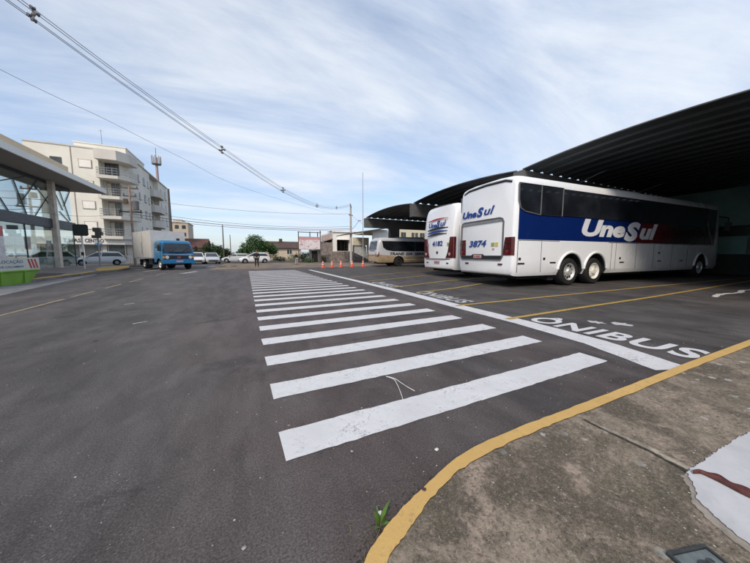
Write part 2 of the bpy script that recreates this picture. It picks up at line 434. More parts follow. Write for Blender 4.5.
# dashed yellow centre line on the street, far crossing dashes
g = MB()
for a, b in ((5.2, 9.9), (10.2, 11.7), (12.5, 14.1), (15.0, 17.0), (19.5, 22.0), (25, 27.5)):
    xa = -4.25 - 0.034 * (a - 7.5); xb = -4.25 - 0.034 * (b - 7.5)
    jitter_strip(g, [(xa, a), (xb, b)], 0.085, 0.004, 0.006, 0.12)
struct(g.build('lane_line', M_lane))
g = MB()
for x, y in ((-3.3, 30.2), (-2.3, 30.0), (-1.3, 30.4), (-6.5, 24.5), (-7.7, 27.0), (-8.0, 31.0), (-3.6, 20.5), (-1.75, 5.8), (-2.6, 8.2), (-2.2, 9.8)):
    far = y > 18
    jitter_strip(g, [(x, y), (x + (0.5 if far else 0.16), y + (2.2 if far else 0.12))], 0.32 if far else 0.05, 0.004, 0.012, 0.2)
struct(g.build('worn_road_marks', M_paintfaded))
# dusty earth strip that closes the yard towards the cross street
N = Nodes('dusty_earth', 0.95)
d0 = N.noise(0.5, 7, 0.7, 0.5)
N.color(N.mix(N.ramp(d0, 0.38, 0.6), (0.11, 0.095, 0.085), (0.24, 0.17, 0.105))); N.bump(N.noise(12, 5), 0.3)
M_dust = N.m
g = MB(); random.seed(5)
edge = [(-2.6 + i * 0.6, 24.6 + random.uniform(-.5, .5) + 0.06 * i) for i in range(30)]
g.sheet(edge + [(15.2, 41), (9, 42), (3, 42.6), (-2.4, 41)], 0.004)
struct(g.build('dirt_strip', M_dust))
# pale concrete gutter beside the left kerb
g = MB(); g.sheet([(-8.12, -10), (-6.0, -10), (-6.3, 11.4), (-6.9, 15), (-7.9, 21.5), (-8.12, 22)], 0.004)
struct(g.build('gutter_strip', pm('gutter_concrete', (0.22, 0.21, 0.205), 0.85, var=0.3, scale=1.2, bump=0.2, bscale=30, dirt=(0.1, 0.098, 0.095))))

# ------------------------------------------------------------------ near pavement (right)
OUT = [(0.326, 0.778), (0.446, 0.85), (0.58, 0.906), (0.734, 0.956), (0.951, 1.02), (1.21, 1.048), (1.533, 1.053), (1.901, 1.049), (2.351, 1.044), (3.087, 1.041), (4.088, 1.036), (5.651, 1.015)]
INN = [(0.397, 0.744), (0.493, 0.790), (0.572, 0.829), (0.712, 0.89), (0.902, 0.949), (1.185, 0.977), (1.507, 0.985), (1.806, 0.982), (2.257, 0.972), (2.896, 0.968), (3.849, 0.963), (5.35, 0.94)]
OUT = [(-0.10, -9.0), (-0.06, -2.0), (0.02, -0.2), (0.10, 0.35), (0.20, 0.62)] + OUT + [(14, 0.9), (40, 0.6)]
INN = [(-0.02, -9.0), (0.02, -2.0), (0.10, -0.2), (0.18, 0.32), (0.28, 0.58)] + INN + [(14, 0.82), (40, 0.52)]
def smooth_poly(pts, n=6):
    out = []
    for i in range(len(pts) - 1):
        p0 = Vector((*pts[max(i - 1, 0)], 0)); p1 = Vector((*pts[i], 0)); p2 = Vector((*pts[i + 1], 0)); p3 = Vector((*pts[min(i + 2, len(pts) - 1)], 0))
        if (p2 - p1).length > 2: out.append(p1); continue
        for k in range(n):
            t = k / n; a = 0.5
            q = 0.5 * ((2 * p1) + (p2 - p0) * t + (2 * p0 - 5 * p1 + 4 * p2 - p3) * t * t + (3 * p1 - p0 - 3 * p2 + p3) * t ** 3)
            out.append(q)
    out.append(Vector((*pts[-1], 0))); return out
so = smooth_poly(OUT); si = smooth_poly(INN)
random.seed(12)
for i in range(len(si)): si[i] = si[i] + Vector((random.uniform(-.004, .004), random.uniform(-.006, .004), 0))
for i in range(len(so)): so[i] = so[i] + Vector((random.uniform(-.003, .003), random.uniform(-.003, .003), 0))
g = MB(); n = len(so)
vs = [(p.x, p.y, 0.104) for p in so] + [(p.x, p.y, 0.104) for p in si] + [(p.x - .004, p.y + .006, -0.02) for p in so]
fs = [(i, i + 1, n + i + 1, n + i) for i in range(n - 1)] + [(2 * n + i, 2 * n + i + 1, i + 1, i) for i in range(n - 1)]
g.add(vs, fs)
struct(g.build('kerb', M_kerbyellow, smooth=40))
def mossy():
    N = Nodes('old_mossy_concrete', 0.92, 0.0, 0.25)
    a = N.noise(1.3, 8, 0.72, 0.9); b = N.noise(6, 8, 0.74, 0.8); f = N.noise(58, 6, 0.8, 0.5); gr = N.noise(170, 3, 0.8)
    c = N.mix(N.ramp(a, 0.40, 0.59), (0.105, 0.086, 0.064), (0.33, 0.265, 0.20))
    c = N.mix(N.ramp(b, 0.42, 0.64, 0, 0.7), c, (0.12, 0.10, 0.07))
    c = N.mix(N.ramp(N.noise(2.6, 6, 0.7, 0.5, N.coords(loc=(4, 7, 0))), 0.55, 0.7, 0, 0.6), c, (0.105, 0.098, 0.058))
    c = N.mix(N.ramp(N.noise(3.4, 6, 0.7, 0.3, N.coords(loc=(9, 1, 0))), 0.52, 0.66, 0, 0.75), c, (0.42, 0.325, 0.25))
    c = N.mix(N.math('MULTIPLY', N.ramp(f, 0.36, 0.54, 0.8, 0.0), N.ramp(N.noise(2.2, 6, .7, .8), .3, .55, .45, 1.0)), c, (0.05, 0.044, 0.032))
    c = N.mix(N.ramp(f, 0.54, 0.68, 0.0, 0.8), c, (0.40, 0.34, 0.275))
    c = N.mix(N.ramp(gr, 0.54, 0.70, 0.0, 0.75), c, (0.40, 0.36, 0.31))
    lich = N.math('MULTIPLY', N.ramp(N.math('ADD', N.voronoi(8), N.math('MULTIPLY', N.noise(40, 4), 0.16)), 0.24, 0.29, 1.0, 0.0), N.ramp(N.noise(1.6, 4, vec=N.coords(loc=(3, 3, 0))), 0.47, 0.56))
    c = N.mix(N.math('MULTIPLY', lich, 0.85), c, (0.42, 0.41, 0.38))
    N.color(c)
    N.bump(N.math('ADD', N.math('MULTIPLY', f, 0.8), N.math('ADD', N.math('MULTIPLY', gr, 0.3), b)), 0.6, 0.012)
    return N.m
M_mossy = mossy()
g = MB()
far = [(si[-1].x, -12)]
g.sheet([(p.x, p.y, 0.1) for p in si] + [(40, -12, 0.1), (si[0].x, -12, 0.1)])
struct(g.build('pavement', M_mossy))
# old expansion joint with a mortar ridge
g = MB(); random.seed(3)
jitter_strip(g, [(1.938, 0.955), (1.93, 0.85), (1.945, 0.66), (1.935, 0.47)], [0.010, 0.016, 0.03, 0.045], 0.104, 0.008, 0.02)
struct(g.build('pavement_joint', pm('joint_mortar', (0.30, 0.26, 0.20), 0.9, var=0.4, scale=22, bump=0.4, bscale=60, dirt=(0.09, 0.08, 0.06))))
g = MB()
jitter_strip(g, [(1.915, 0.93), (1.908, 0.80), (1.918, 0.62), (1.893, 0.45)], [0.008, 0.010, 0.012, 0.02], 0.1045, 0.004, 0.02)
struct(g.build('joint_gap', pm('joint_dirt', (0.035, 0.03, 0.024), 0.95, var=0.4, scale=30)))
# newer pale concrete patch
random.seed(9)
def ragged(pts, amp, step):
    out = []
    for i in range(len(pts) - 1):
        a = Vector((*pts[i], 0)); b = Vector((*pts[i + 1], 0)); k = max(1, int((b - a).length / step))
        for j in range(k):
            p = a.lerp(b, j / k); out.append((p.x + random.uniform(-amp, amp), p.y + random.uniform(-amp, amp)))
    out.append(pts[-1]); return out
PE = [(6.5, 0.36), (2.678, 0.437), (2.354, 0.457), (2.067, 0.463), (1.886, 0.47), (1.811, 0.423), (1.716, 0.388), (1.67, 0.334), (1.626, 0.267), (1.60, 0.20), (1.62, 0.0), (1.60, -2.5)]
g = MB(); g.sheet([(x - .04, y + .004) if x < 3 else (x, y) for x, y in ragged(PE, 0.006, 0.012)] + [(6.5, -2.5)], 0.102)
struct(g.build('patch_rim', pm('patch_slurry', (0.27, 0.235, 0.195), 0.9, var=0.3, scale=9, bump=0.3, bscale=60, dirt=(0.16, 0.14, 0.12))))
g = MB(); g.sheet(ragged(PE, 0.0045, 0.011) + [(6.5, -2.5)], 0.106)
N = Nodes('new_concrete', 0.8, 0, 0.3)
pa = N.noise(1.6, 6, 0.65, 0.8); pb = N.noise(26, 5, 0.7)
c = N.mix(N.ramp(pa, 0.3, 0.7), (0.40, 0.40, 0.41), (0.52, 0.515, 0.52)); c = N.mix(N.ramp(pb, 0.5, 0.75, 0, 0.35), c, (0.36, 0.355, 0.35))
c = N.mix(N.ramp(N.noise(4, 5, 0.6, 1.0), 0.58, 0.72, 0, 0.4), c, (0.40, 0.39, 0.37)); N.color(c); N.bump(pb, 0.2, 0.004)
struct(g.build('pavement_patch', N.m))
# loose grit lying on asphalt and pavement
g = MB(); random.seed(44)
def pebble(mb, x, y, z, r):
    top = [(x + r * random.uniform(.6, 1) * math.cos(a), y + r * random.uniform(.6, 1) * math.sin(a), z + r * .1) for a in [k * math.pi / 3 for k in range(6)]]
    mb.add(top + [(x + r * .1, y, z + r * random.uniform(.5, .8))], [(k, (k + 1) % 6, 6) for k in range(6)])
for i in range(900):
    x = random.uniform(-3.5, 5.5); y = random.uniform(0.9, 7) if i % 3 else random.uniform(0.8, 2.2)
    if -0.1 < x < 6 and y < 1.08: continue
    if x < 0.7 and y < 1.0 and x > -0.1: continue
    pebble(g, x, y, 0.001, random.choice([.003, .004, .005, .007]) * random.uniform(.7, 1.3))
for i in range(700):
    x = random.uniform(0.35, 3.2); y = random.uniform(0.0, 0.93)
    if x < 0.9 and y > 0.62: continue
    pebble(g, x, y, 0.1015, random.choice([.0025, .0035, .005]) * random.uniform(.7, 1.3))
tag(g.build('loose_grit', pm('grit', (0.30, 0.285, 0.26), 0.9, var=0.5, scale=15)), 'pale grit and crumbs scattered over asphalt and pavement', 'grit', kind='stuff')
g = MB(); random.seed(45)
for i in range(520):
    t = random.randrange(8, len(so) - 8); p = so[t]
    pebble(g, p.x - random.uniform(0.0, 0.10) * (1 if p.x < 1.0 else .2), p.y + abs(random.gauss(0.01, 0.035)), 0.001, random.uniform(.003, .008))
tag(g.build('gutter_dirt', pm('gutter_soil', (0.04, 0.035, 0.028), 0.95, var=0.4, scale=20)), 'dark soil crumbs gathered along the foot of the yellow kerb', 'soil', kind='stuff')

# ------------------------------------------------------------------ left pavement, kerb and painted corner
M_pave = pm('left_paving', (0.23, 0.20, 0.175), 0.9, var=0.3, scale=0.9, bump=0.2, bscale=18, dirt=(0.12, 0.10, 0.075))
LK = [(-8.15, -30), (-8.15, 17), (-8.25, 20.5), (-8.6, 23.5), (-8.2, 25.2), (-8.6, 29), (-10.3, 34.6), (-12, 36.2), (-14.5, 36.6), (-60, 36.6)]
g = MB(); g.prism([(x, y, -0.02) for x, y in LK] + [(-60, -30, -0.02)], (0, 0, 0.14)); struct(g.build('side_pavement', M_pave))
g = MB(); jitter_strip(g, [(-8.31, 15.0), (-8.31, 17), (-8.36, 20.5), (-8.74, 23.4)], 0.30, 0.124, 0.01, 0.2)
g.sheet([(-8.62, 23.6), (-8.24, 25.2), (-8.64, 29), (-10.3, 34.4), (-11.0, 30.4), (-10.0, 27)], 0.124)
struct(g.build('corner_kerb_paint', paint('corner_paint_yellow', (0.60, 0.36, 0.06), 0.55, 0.68, (0.3, 0.22, 0.13))))
g = MB(); g.sheet([(-8.5, 13.2), (-8.5, 16.6), (-8.8, 20), (-9.4, 22), (-10.4, 22), (-10.6, 13)], 0.124)
struct(g.build('bare_soil', pm('bare_soil_brown', (0.085, 0.062, 0.045), 0.95, var=0.4, scale=2, bump=0.4, bscale=14, dirt=(0.05, 0.06, 0.025))))
# pavement across the cross street
g = MB(); g.prism([(-60, 49.5, -0.02), (-8.9, 49.5, -0.02), (-8.9, 320, -0.02), (-60, 320, -0.02)], (0, 0, 0.14)); struct(g.build('far_pavement', M_pave))

# ================================================================== bus station canopy
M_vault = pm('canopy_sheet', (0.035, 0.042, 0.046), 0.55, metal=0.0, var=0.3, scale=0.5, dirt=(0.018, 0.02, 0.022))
M_beam = pm('gutter_concrete_dark', (0.11, 0.11, 0.107), 0.85, var=0.25, scale=0.8, bump=0.2, bscale=20, dirt=(0.06, 0.06, 0.058))
canopy = thing('bus_station_canopy', 'long dark station canopy of shallow ribbed barrel vaults on concrete gutter beams', 'canopy', (12, 9.25, 0))
XE, XW, PITCH = 0.0, 19.5, 9.25          # canopy-local coordinates, origin at the edge of the second beam
def vault(y0):
    """ribbed arch from the beam at y0 to the next one at y0 + PITCH"""
    g = MB(); xs = []
    x = XE
    while x < XW:
        xs += [(x, 0), (x + .44, 0), (x + .50, .075), (x + .69, .075)]; x += .75
    ys = [0.16 + (PITCH - 0.32) * k / 18 for k in range(19)]
    def zz(y): t = y / PITCH; return 5.125 + 0.30 * 4 * t * (1 - t)
    n = len(xs); bot = []; top = []
    for y in ys:
        for (x_, d) in xs:
            bot.append((x_, y0 + y, zz(y) + d)); top.append((x_, y0 + y, zz(y) + d + .018))
    vs = bot + top; N_ = len(bot); fs = []
    for i in range(18):
        for j in range(n - 1):
            a = i * n + j; fs.append((a, a + 1, a + n + 1, a + n)); fs.append((N_ + a, N_ + a + n, N_ + a + n + 1, N_ + a + 1))
        a = i * n; fs.append((a, a + n, N_ + a + n, N_ + a)); a = i * n + n - 1; fs.append((a, N_ + a, N_ + a + n, a + n))
    for j in range(n - 1):
        a = j; fs.append((a, N_ + a, N_ + a + 1, a + 1)); a = 18 * n + j; fs.append((a, a + 1, N_ + a + 1, N_ + a))
    g.add(vs, fs)
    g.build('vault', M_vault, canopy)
    t = MB(); t.tube([(XE - .02, y0 + y, zz(y) + .03) for y in ys], .028, 6); t.build('edge_trim', M_grey, canopy, smooth=60)
    # long ribs seen as pale lines along the arch
for y0 in (9.25, 0.0, -9.25, -18.5):
    vault(y0)
for i, y0 in enumerate((18.5, 9.25, 0.0, -9.25, -18.5)):
    y1 = y0 + .75 if i == 0 else y0
    g = MB(); g.box(XE - .12, XW, y0 - .26, y0 + .26, 4.13, 5.115)
    b = g.build('gutter_beam', M_beam, canopy)
    if y0 == 0.0:
        g = MB(); g.box(5.6, XW, y0 - .05, y0 + .05, 5.115, 5.30); g.build('closure_strip', M_vault, canopy)
    g = MB(); g.box(2.9, 4.1, y0 - .22, y0 + .22, 0.0, 4.13); g.build('column', M_beam, canopy)
    g = MB(); g.box(11.9, 13.1, y0 - .22, y0 + .22, 0.0, 4.13); g.build('column', M_beam, canopy)
    for x in (4.4, 10.4, 16.4):
        if y0 > -9:
            g = MB(); g.tube([(x, y0 - .2, 5.0), (x - .25, y0 - 1.75, 5.36)], .035, 8); g.build('strut', M_galv, canopy, smooth=60)

# station hall at the back of the bays
hall = thing('station_hall', 'dim teal and cream station hall wall behind the parked coaches under the canopy', 'building', (26, 0, 0))
M_teal = pm('teal_wall', (0.15, 0.29, 0.27), 0.6, var=0.2, scale=0.7)
g = MB(); g.box(0, 7, -30, 29, 0.0, 1.2, 1); g.box(0.06, 7, -30, 29, 1.2, 2.25); g.box(0.35, 7, -30, 29, 2.25, 2.85, 2); g.box(0.0, 7, -30, 29, 2.85, 5.05)
g.build('wall', [M_teal, pm('hall_plinth', (0.03, 0.03, 0.03), 0.8), pm('hall_recess', (0.02, 0.022, 0.024), 0.4)], hall)
g = MB(); g.box(-16.5, 0, -2.0, -1.7, 0, 4.9); g.box(-16.52, 0, -1.69, -1.67, 0, 1.1, 1); g.build('shade_wall', [pm('shade_wall_grey', (0.07, 0.075, 0.075), 0.8, var=0.2), MATS['hall_plinth']], hall)  # unseen wall, added to block light and darken the coach side
for k in range(14):
    y = -25 + k * 3.7
    g = MB(); g.box(-.04, .36, y, y + .14, 2.25, 2.85); g.build('mullion', M_teal, hall)
for k in range(10):
    y = -22 + 5 * k
    g = MB(); g.box(-.02, .05, y, y + 2.2, 1.25, 2.2); g.build('window', M_houseglass, hall)

# ================================================================== coaches
def coach_body(L, W, H, zb, mat, wheels, wr, parent, rear_lean=0.05, rake=0.55, zround=0.34):
    hw = W / 2
    def prof(s, dz0, dz1):
        w = hw * s; t = H - dz1; b = zb + dz0
        half = [(w * .95, b), (w, b + .16), (w, 1.0), (w, 1.7), (w, 2.3), (w, t - zround), (w - .03, t - zround * .62), (w - .10, t - zround * .30), (w - .27, t - .05), (w * .45, t - .008)]
        return [(-y, z) for y, z in half] + [(y, z) for y, z in half[::-1]]
    st = [(0.0, .91, .12, .09), (.02, .94, .07, .06), (.07, .968, .03, .035), (.16, .988, .01, .015), (.32, 1, 0, 0), (1.2, 1, 0, 0), (L / 2, 1, 0, 0), (L - 1.1, 1, 0, 0), (L - .45, .985, 0, .02), (L - .15, .95, .03, .07), (L, .89, .1, .16)]
    rings = []
    for x, s, d0, d1 in st:
        ring = []
        for y, z in prof(s, d0, d1):
            xx = x
            if x < 0.35: xx += rear_lean * max(0, (z - 2.35) / (H - 2.35)) ** 1.4 * (1 if x < .3 else .5)
            if x > L - 1.2: xx -= rake * max(0, (z - 1.3) / (H - 1.3)) ** 1.2 * (x - (L - 1.2)) / 1.2
            ring.append((xx, y, z))
        rings.append(ring)
    g = MB(); g.loft(rings)
    o = g.build('body', [mat, MATS['dark_void']], parent)
    c = MB()
    for x, rr in wheels:
        for sgn in (-1, 1): c.cyl((x, sgn * (hw - .45), wr), (x, sgn * (hw + .3), wr), rr, n=28)
    boolean(o, c, [(x, s_, wr, rr, hw) for x, rr in wheels for s_ in (-1, 1)])
    o.data.shade_smooth(); o.data.set_sharp_from_angle(angle=R(32))
    return o
def wheel(parent, x, y, r, w, side, rim, holes=8, hole=.085):
    """side -1: outer face towards -Y. The tyre carries the rim as its sub-part."""
    g = MB(); s = side
    g.lathe([(r * .60, 0), (r * .62, s * .03), (r * .90, s * .03), (r * .97, s * -.01), (r, s * -.05), (r, s * -(w - .05)), (r * .9, s * -w), (r * .6, s * -w)], (0, 0, 0), (0, 1, 0), 32, 0, False)
    t = g.build('wheel', M_rubber, parent, (x, y, r), smooth=35)
    g = MB()
    g.lathe([(r * .62, s * .028), (r * .60, s * .035), (r * .56, s * -.02), (r * .50, s * -.05), (r * .30, s * -.03), (r * .27, s * .02), (r * .22, s * .05), (r * .1, s * .055), (0, s * .055)], (0, 0, 0), (0, 1, 0), 32, 0, False)
    for k in range(holes):
        a = 2 * math.pi * (k + .5) / holes; cx = r * .43 * math.cos(a); cz = r * .43 * math.sin(a)
        g.cyl((cx, s * -.07, cz), (cx, s * -.034, cz), r * hole, n=12, m=1)
    for k in range(10):
        a = 2 * math.pi * k / 10; cx = r * .33 * math.cos(a); cz = r * .33 * math.sin(a)
        g.cyl((cx, s * -.05, cz), (cx, s * -.005, cz), r * .022, n=6, m=0)
    g.build('rim', [rim, MATS['dark_void']], t, smooth=35)
    return t
def arch_trim(parent, x, y, r, z, mat, a0=8, a1=172, w=.05):
    g = MB(); pts = [(x + r * math.cos(R(a)), y, z + r * math.sin(R(a))) for a in [a0 + (a1 - a0) * k / 24 for k in range(25)]]
    g.tube(pts, w, 8); return g.build('wheel_arch', mat, parent, smooth=50)
def pane(mb, pts, y, sgn, t=0.016, m=0):
    """flat glazing on a side wall; pts are (x, z)"""
    mb.prism([(px, y, pz) for px, pz in pts], (0, sgn * t, 0), m)

def livery(name, blue0, blue1, zb0, zb1, red0, red1):
    """white body with a blue band that turns dark red towards the front"""
    N = Nodes(name, 0.2, 0.0, 0.5)
    N.b.inputs['Coat Weight'].default_value = 0.3; N.b.inputs['Coat Roughness'].default_value = 0.06
    X = N.xyz()
    def gt(a, v): return N.math('GREATER_THAN', a, v)
    def lt(a, v): return N.math('LESS_THAN', a, v)
    inz = N.math('MULTIPLY', gt(X[2], zb0), lt(X[2], zb1))
    inx = N.math('MULTIPLY', gt(X[0], blue0), lt(X[0], blue1))
    side = gt(N.math('ABSOLUTE', X[1]), 1.28)
    m = N.math('MULTIPLY', N.math('MULTIPLY', inz, inx), side)
    s = N.math('SUBTRACT', X[0], N.math('MULTIPLY', N.math('SUBTRACT', X[2], zb0), 0.55))
    band = N.mix(gt(s, red0), (0.004, 0.018, 0.115), (0.12, 0.007, 0.012))
    band = N.mix(N.ramp(X[0], red0 + 1.2, red1), band, (0.02, 0.004, 0.007))
    grime = N.ramp(X[2], 0.3, 0.95, 0.30, 0.0)
    dn = N.ramp(N.noise(1.3, 6, 0.7, 0.2, N.coords((1, 1, .35))), 0.4, 0.7)
    w = N.mix(N.math('MULTIPLY', grime, dn), (0.82, 0.83, 0.85), (0.40, 0.37, 0.34))
    w = N.mix(N.ramp(N.noise(0.7, 4), 0.45, 0.7, 0, 0.12), w, (0.55, 0.57, 0.6))
    c = N.mix(m, w, band)
    N.color(c); N.rough(N.ramp(dn, 0, 1, 0.18, 0.34))
    return N.m

def coach_a():
    L, W, H = 15.4, 2.8, 3.88
    hw = W / 2
    t = thing('coach', 'white coach numbered 3874 with a blue side band, nearest of the parked buses', 'coach', (8.14 + .0523 * 1.4, 6.35 + 1.4, 0), R(-3), 'coaches parked in the bays')
    coach_body(L, W, H, .42, livery('coach_livery', .17, L - .9, 1.67, 3.5, 7.05, 11.5), [(2.95, .70), (4.45, .70), (13.2, .70)], .52, t)
    for x, rim in ((2.95, M_steel), (4.45, M_rimwhite), (13.2, M_steel)):
        for s in (-1, 1): wheel(t, x, s * (hw - .06), .52, .32, s, rim, 10 if x < 3 else 5, .105 if x < 3 else .05)
    for x in (2.95, 4.45, 13.2): arch_trim(t, x, -hw - .0, .73, .52, M_white)
    # side glazing: two framed panes at the back, then flush dark glass
    for s in (-1, 1):
        y = s * (hw + .004)
        g = MB(); pane(g, [(.12, 3.50), (.14, 3.0), (.22, 2.74), (.42, 2.64), (1.14, 2.56), (1.15, 3.50)], y, s); g.build('side_window', M_glass, t)
        g = MB(); pane(g, [(1.16, 3.50), (1.16, 2.57), (2.25, 2.56), (2.25, 3.50)], y, s); g.build('side_window', M_glass, t)
        for pts, rr_, m_ in (([(.09, 3.52), (.11, 2.98), (.20, 2.71), (.42, 2.61), (1.14, 2.53)], .022, M_grey), ([(1.15, 2.53), (1.15, 3.52)], .022, M_grey), ([(2.26, 2.53), (2.26, 3.52)], .022, M_grey), ([(1.15, 2.54), (2.26, 2.54)], .016, M_blacktrim), ([(.09, 3.52), (2.26, 3.52)], .016, M_blacktrim)):
            fr = MB(); fr.tube([(px, y + s * .012, pz) for px, pz in pts], rr_, 6); fr.build('window_frame', m_, t, smooth=50)
        x = 2.27
        while x < L - 2.2:
            x1 = min(x + 1.72, L - 2.0)
            g = MB(); pane(g, [(x, 3.50), (x, 2.55), (x1 - .012, 2.55), (x1 - .012, 3.50)], y, s); g.build('side_window', M_glass, t); x = x1
        # service panels: seams, catches, handles
        g = MB()
        for px in (.16, 1.30, 5.42, 5.72, 7.2, 8.6, 10.2, 11.7):
            g.box(px, px + .014, min(y, y + s * .004), max(y, y + s * .004), .56, 1.64)
        for a, b in ((.17, 2.24), (5.2, 12.4)):
            g.box(a, b, min(y, y + s * .004), max(y, y + s * .004), 1.645, 1.66)
        g.build('panel_seams', MATS['dark_void'], t)
        for px, pz, w in ((.22, 1.02, .1), (1.42, 1.02, .1), (6.0, 1.02, .1), (9.0, 1.25, .14)):
            g = MB(); g.box(px, px + w, min(y, y + s * .012), max(y, y + s * .012), pz - .04, pz + .04); g.build('catch', M_blacktrim, t)
        for px, pz in ((.20, .86), (1.78, .88), (6.05, .85), (9.0, .88), (11.0, .88)):
            g = MB(); g.box(px, px + .3, min(y, y + s * .012), max(y, y + s * .012), pz - .025, pz + .025); g.build('catch', M_blacktrim, t)
    # front: windscreen, bumper lamps, mirrors (turned to the hall)
    g = MB(); g.prism([(L - .055, -1.18, 1.45), (L - .055, 1.18, 1.45), (L - .52, 1.10, 3.35), (L - .52, -1.10, 3.35)], (.07, 0, .01)); g.build('windscreen', M_glass, t)
    for s in (-1, 1):
        g = MB(); g.box(L - .10, L + .01, s * .95 - .2, s * .95 + .2, .75, 1.0); g.build('headlight', M_clearlens, t)
        g = MB(); g.tube([(L - .5, s * 1.3, 3.2), (L + .1, s * 1.5, 3.15), (L + .15, s * 1.5, 2.9)], .03, 6); g.box(L + .06, L + .2, s * 1.5 - .1, s * 1.5 + .1, 2.45, 2.9); g.build('mirror', M_blacktrim, t)
    # door pillar near the front
    g = MB(); g.prism([(12.95, -hw - .006, 3.5), (13.05, -hw - .006, 3.5), (14.2, -hw - .006, 1.7), (14.1, -hw - .006, 1.7)], (0, -.014, 0)); g.build('door_pillar', M_alu, t)
    # rear: roof lip with dark slot, recessed engine hatch, bumper strip
    g = MB(); ring = []
    pts = [(.045, -1.17, 3.60), (.04, -.9, 3.685), (.04, 0, 3.72), (.04, .9, 3.685), (.045, 1.17, 3.60)]
    g.tube(pts, .030, 8); g.build('roof_slot', MATS['dark_void'], t, smooth=50)
    g = MB(); g.tube([(.06, -1.19, 3.655), (.045, -.9, 3.745), (.045, 0, 3.785), (.045, .9, 3.745), (.06, 1.19, 3.655)], .030, 8); g.build('roof_lip', M_white, t, smooth=50)
    g = MB()
    yl, yr, z0, z1 = 1.22, -.93, .98, 2.46
    path = [(yl, z0 + .1), (yl, z1 - .14), (yl - .05, z1 - .04), (yl - .16, z1), (yr + .16, z1), (yr + .05, z1 - .04), (yr, z1 - .14), (yr, z0 + .1), (yr + .06, z0), (yl - .06, z0), (yl, z0 + .1)]
    for k in range(len(path) - 1):
        a, b = path[k], path[k + 1]; g.bar((-.008, *a), (-.008, *b), .05, .035)
    g.build('hatch_frame', M_grey, t)
    g = MB(); g.box(-.018, .01, yr + .05, yl - .05, z1 - .13, z1 - .015); g.build('hatch_shade_strip', pm('hatch_shadow_grey', (0.22, 0.225, 0.235), 0.5), t)  # shade under the hatch's top edge, put in as a grey strip
    g = MB(); g.box(-.028, .01, yr + .05, yl - .04, 1.0, 1.13); g.build('bumper_strip', M_blacktrim, t)
    g = MB(); g.prism([(-.03, .60, 1.13), (-.03, .50, 1.19), (-.03, .02, 1.19), (-.03, -.08, 1.13)], (.03, 0, 0)); g.build('plate_recess', M_blacktrim, t)
    g = MB(); g.box(-.045, -.03, .04, .46, 1.035, 1.165); pl = g.build('number_plate', M_plate, t)
    lettering('plate_lettering', 'III 0087', pm('plate_red', (0.25, 0.03, 0.04), 0.5), pl, (-.047, .43, 1.06), REAR, w=.36, h=.075, bold=.01)
    for s in (-1, 1):
        path = [(-.012, .985), (-.016, 1.12), (-.012, 1.285), (.012, 1.33), (.062, 1.372)]
        g = MB(); rings = [[(x, s * (y - f * (.03 if y < 1.0 else 0)), z) for x, y in path] + [(x + .04, s * (y - .04), z) for x, y in path[::-1]] for z, f in ((1.14, 1), (1.40, .4), (1.62, -.3), (1.76, -1.4))]
        g.loft(rings); tl = g.build('tail_light', M_redlens, t)
        for z in (1.38, 1.57):
            g = MB(); g.bar((-.02, s * 1.0, z), (-.02, s * 1.29, z), .012, .014); g.build('lens_bar', M_blacktrim, tl)
        g = MB(); g.cyl((-.01, s * 1.13, 1.27), (-.026, s * 1.13, 1.27), .06, n=14); g.build('lamp', pm('dim_red_lens', (0.2, 0.015, 0.02), 0.15), tl, smooth=40)
        g = MB(); g.box(-.03, .02, s * .85 - .09, s * .85 + .09, .80, .85); g.build('reflector', M_redlens, t)
    # yellow and green warning stickers on the hatch
    for k, m in enumerate((pm('sticker_yellow', (0.55, 0.5, 0.12), 0.5), pm('sticker_green', (0.3, 0.36, 0.12), 0.5))):
        g = MB(); g.box(-.013, .0, -.72 + k * .17, -.58 + k * .17, 1.46, 1.60); g.build('sticker', m, t)
    g = MB(); g.box(-.013, .0, -.56, -.46, 1.34, 1.40); g.build('sticker', M_plate, t)
    lettering('fleet_number', '3874', M_blue, t, (-.02, .75, 1.46), REAR, w=.92, h=.25, shear=.22, bold=.03)
    lettering('rear_lettering', 'Une', M_blue, t, (-.006, 1.2, 2.62), REAR, w=.80, h=.27, shear=.25, bold=.045)
    lettering('rear_lettering', 'S', M_blue, t, (.0, .40, 2.60), REAR, w=.36, h=.36, shear=.3, bold=.05)
    lettering('rear_lettering', 'ul', M_blue, t, (-.006, .02, 2.64), REAR, w=.52, h=.30, shear=.3, bold=.02)
    y = -hw - .008
    lettering('side_lettering', 'Une', M_logowhite, t, (3.45, y, 1.86), SIDE, w=2.8, h=.66, shear=.22, bold=.045, depth=.008)
    lettering('side_lettering', 'S', M_logowhite, t, (6.22, y, 1.72), SIDE, w=1.14, h=.82, shear=.28, bold=.06, depth=.008)
    lettering('side_lettering', 'ul', M_logowhite, t, (7.38, y, 1.82), SIDE, w=1.36, h=.70, shear=.28, bold=.04, depth=.008)
    # underbody
    g = MB(); g.box(.5, L - .6, -1.1, 1.1, .3, .5); g.box(2.0, 2.3, -1.2, 1.2, .22, .5); g.build('underbody', MATS['dark_void'], t)
    for x in (2.95, 4.45, 13.2):
        g = MB(); g.cyl((x, -1.2, .52), (x, 1.2, .52), .12, n=10); g.build('axle', M_blacktrim, t)
    # roof air conditioner
    g = MB(); g.loft([[(5, -.8, 3.85), (5, .8, 3.85), (5.05, .75, 3.90), (5.05, -.75, 3.90)], [(6, -.9, 3.84), (6, .9, 3.84), (6, .8, 4.0), (6, -.8, 4.0)], [(8.4, -.9, 3.84), (8.4, .9, 3.84), (8.3, .8, 4.0), (8.3, -.8, 4.0)], [(9, -.8, 3.85), (9, .8, 3.85), (8.95, .75, 3.90), (8.95, -.75, 3.90)]])
    g.build('air_conditioner', M_white, t)
    return t
coach_a()

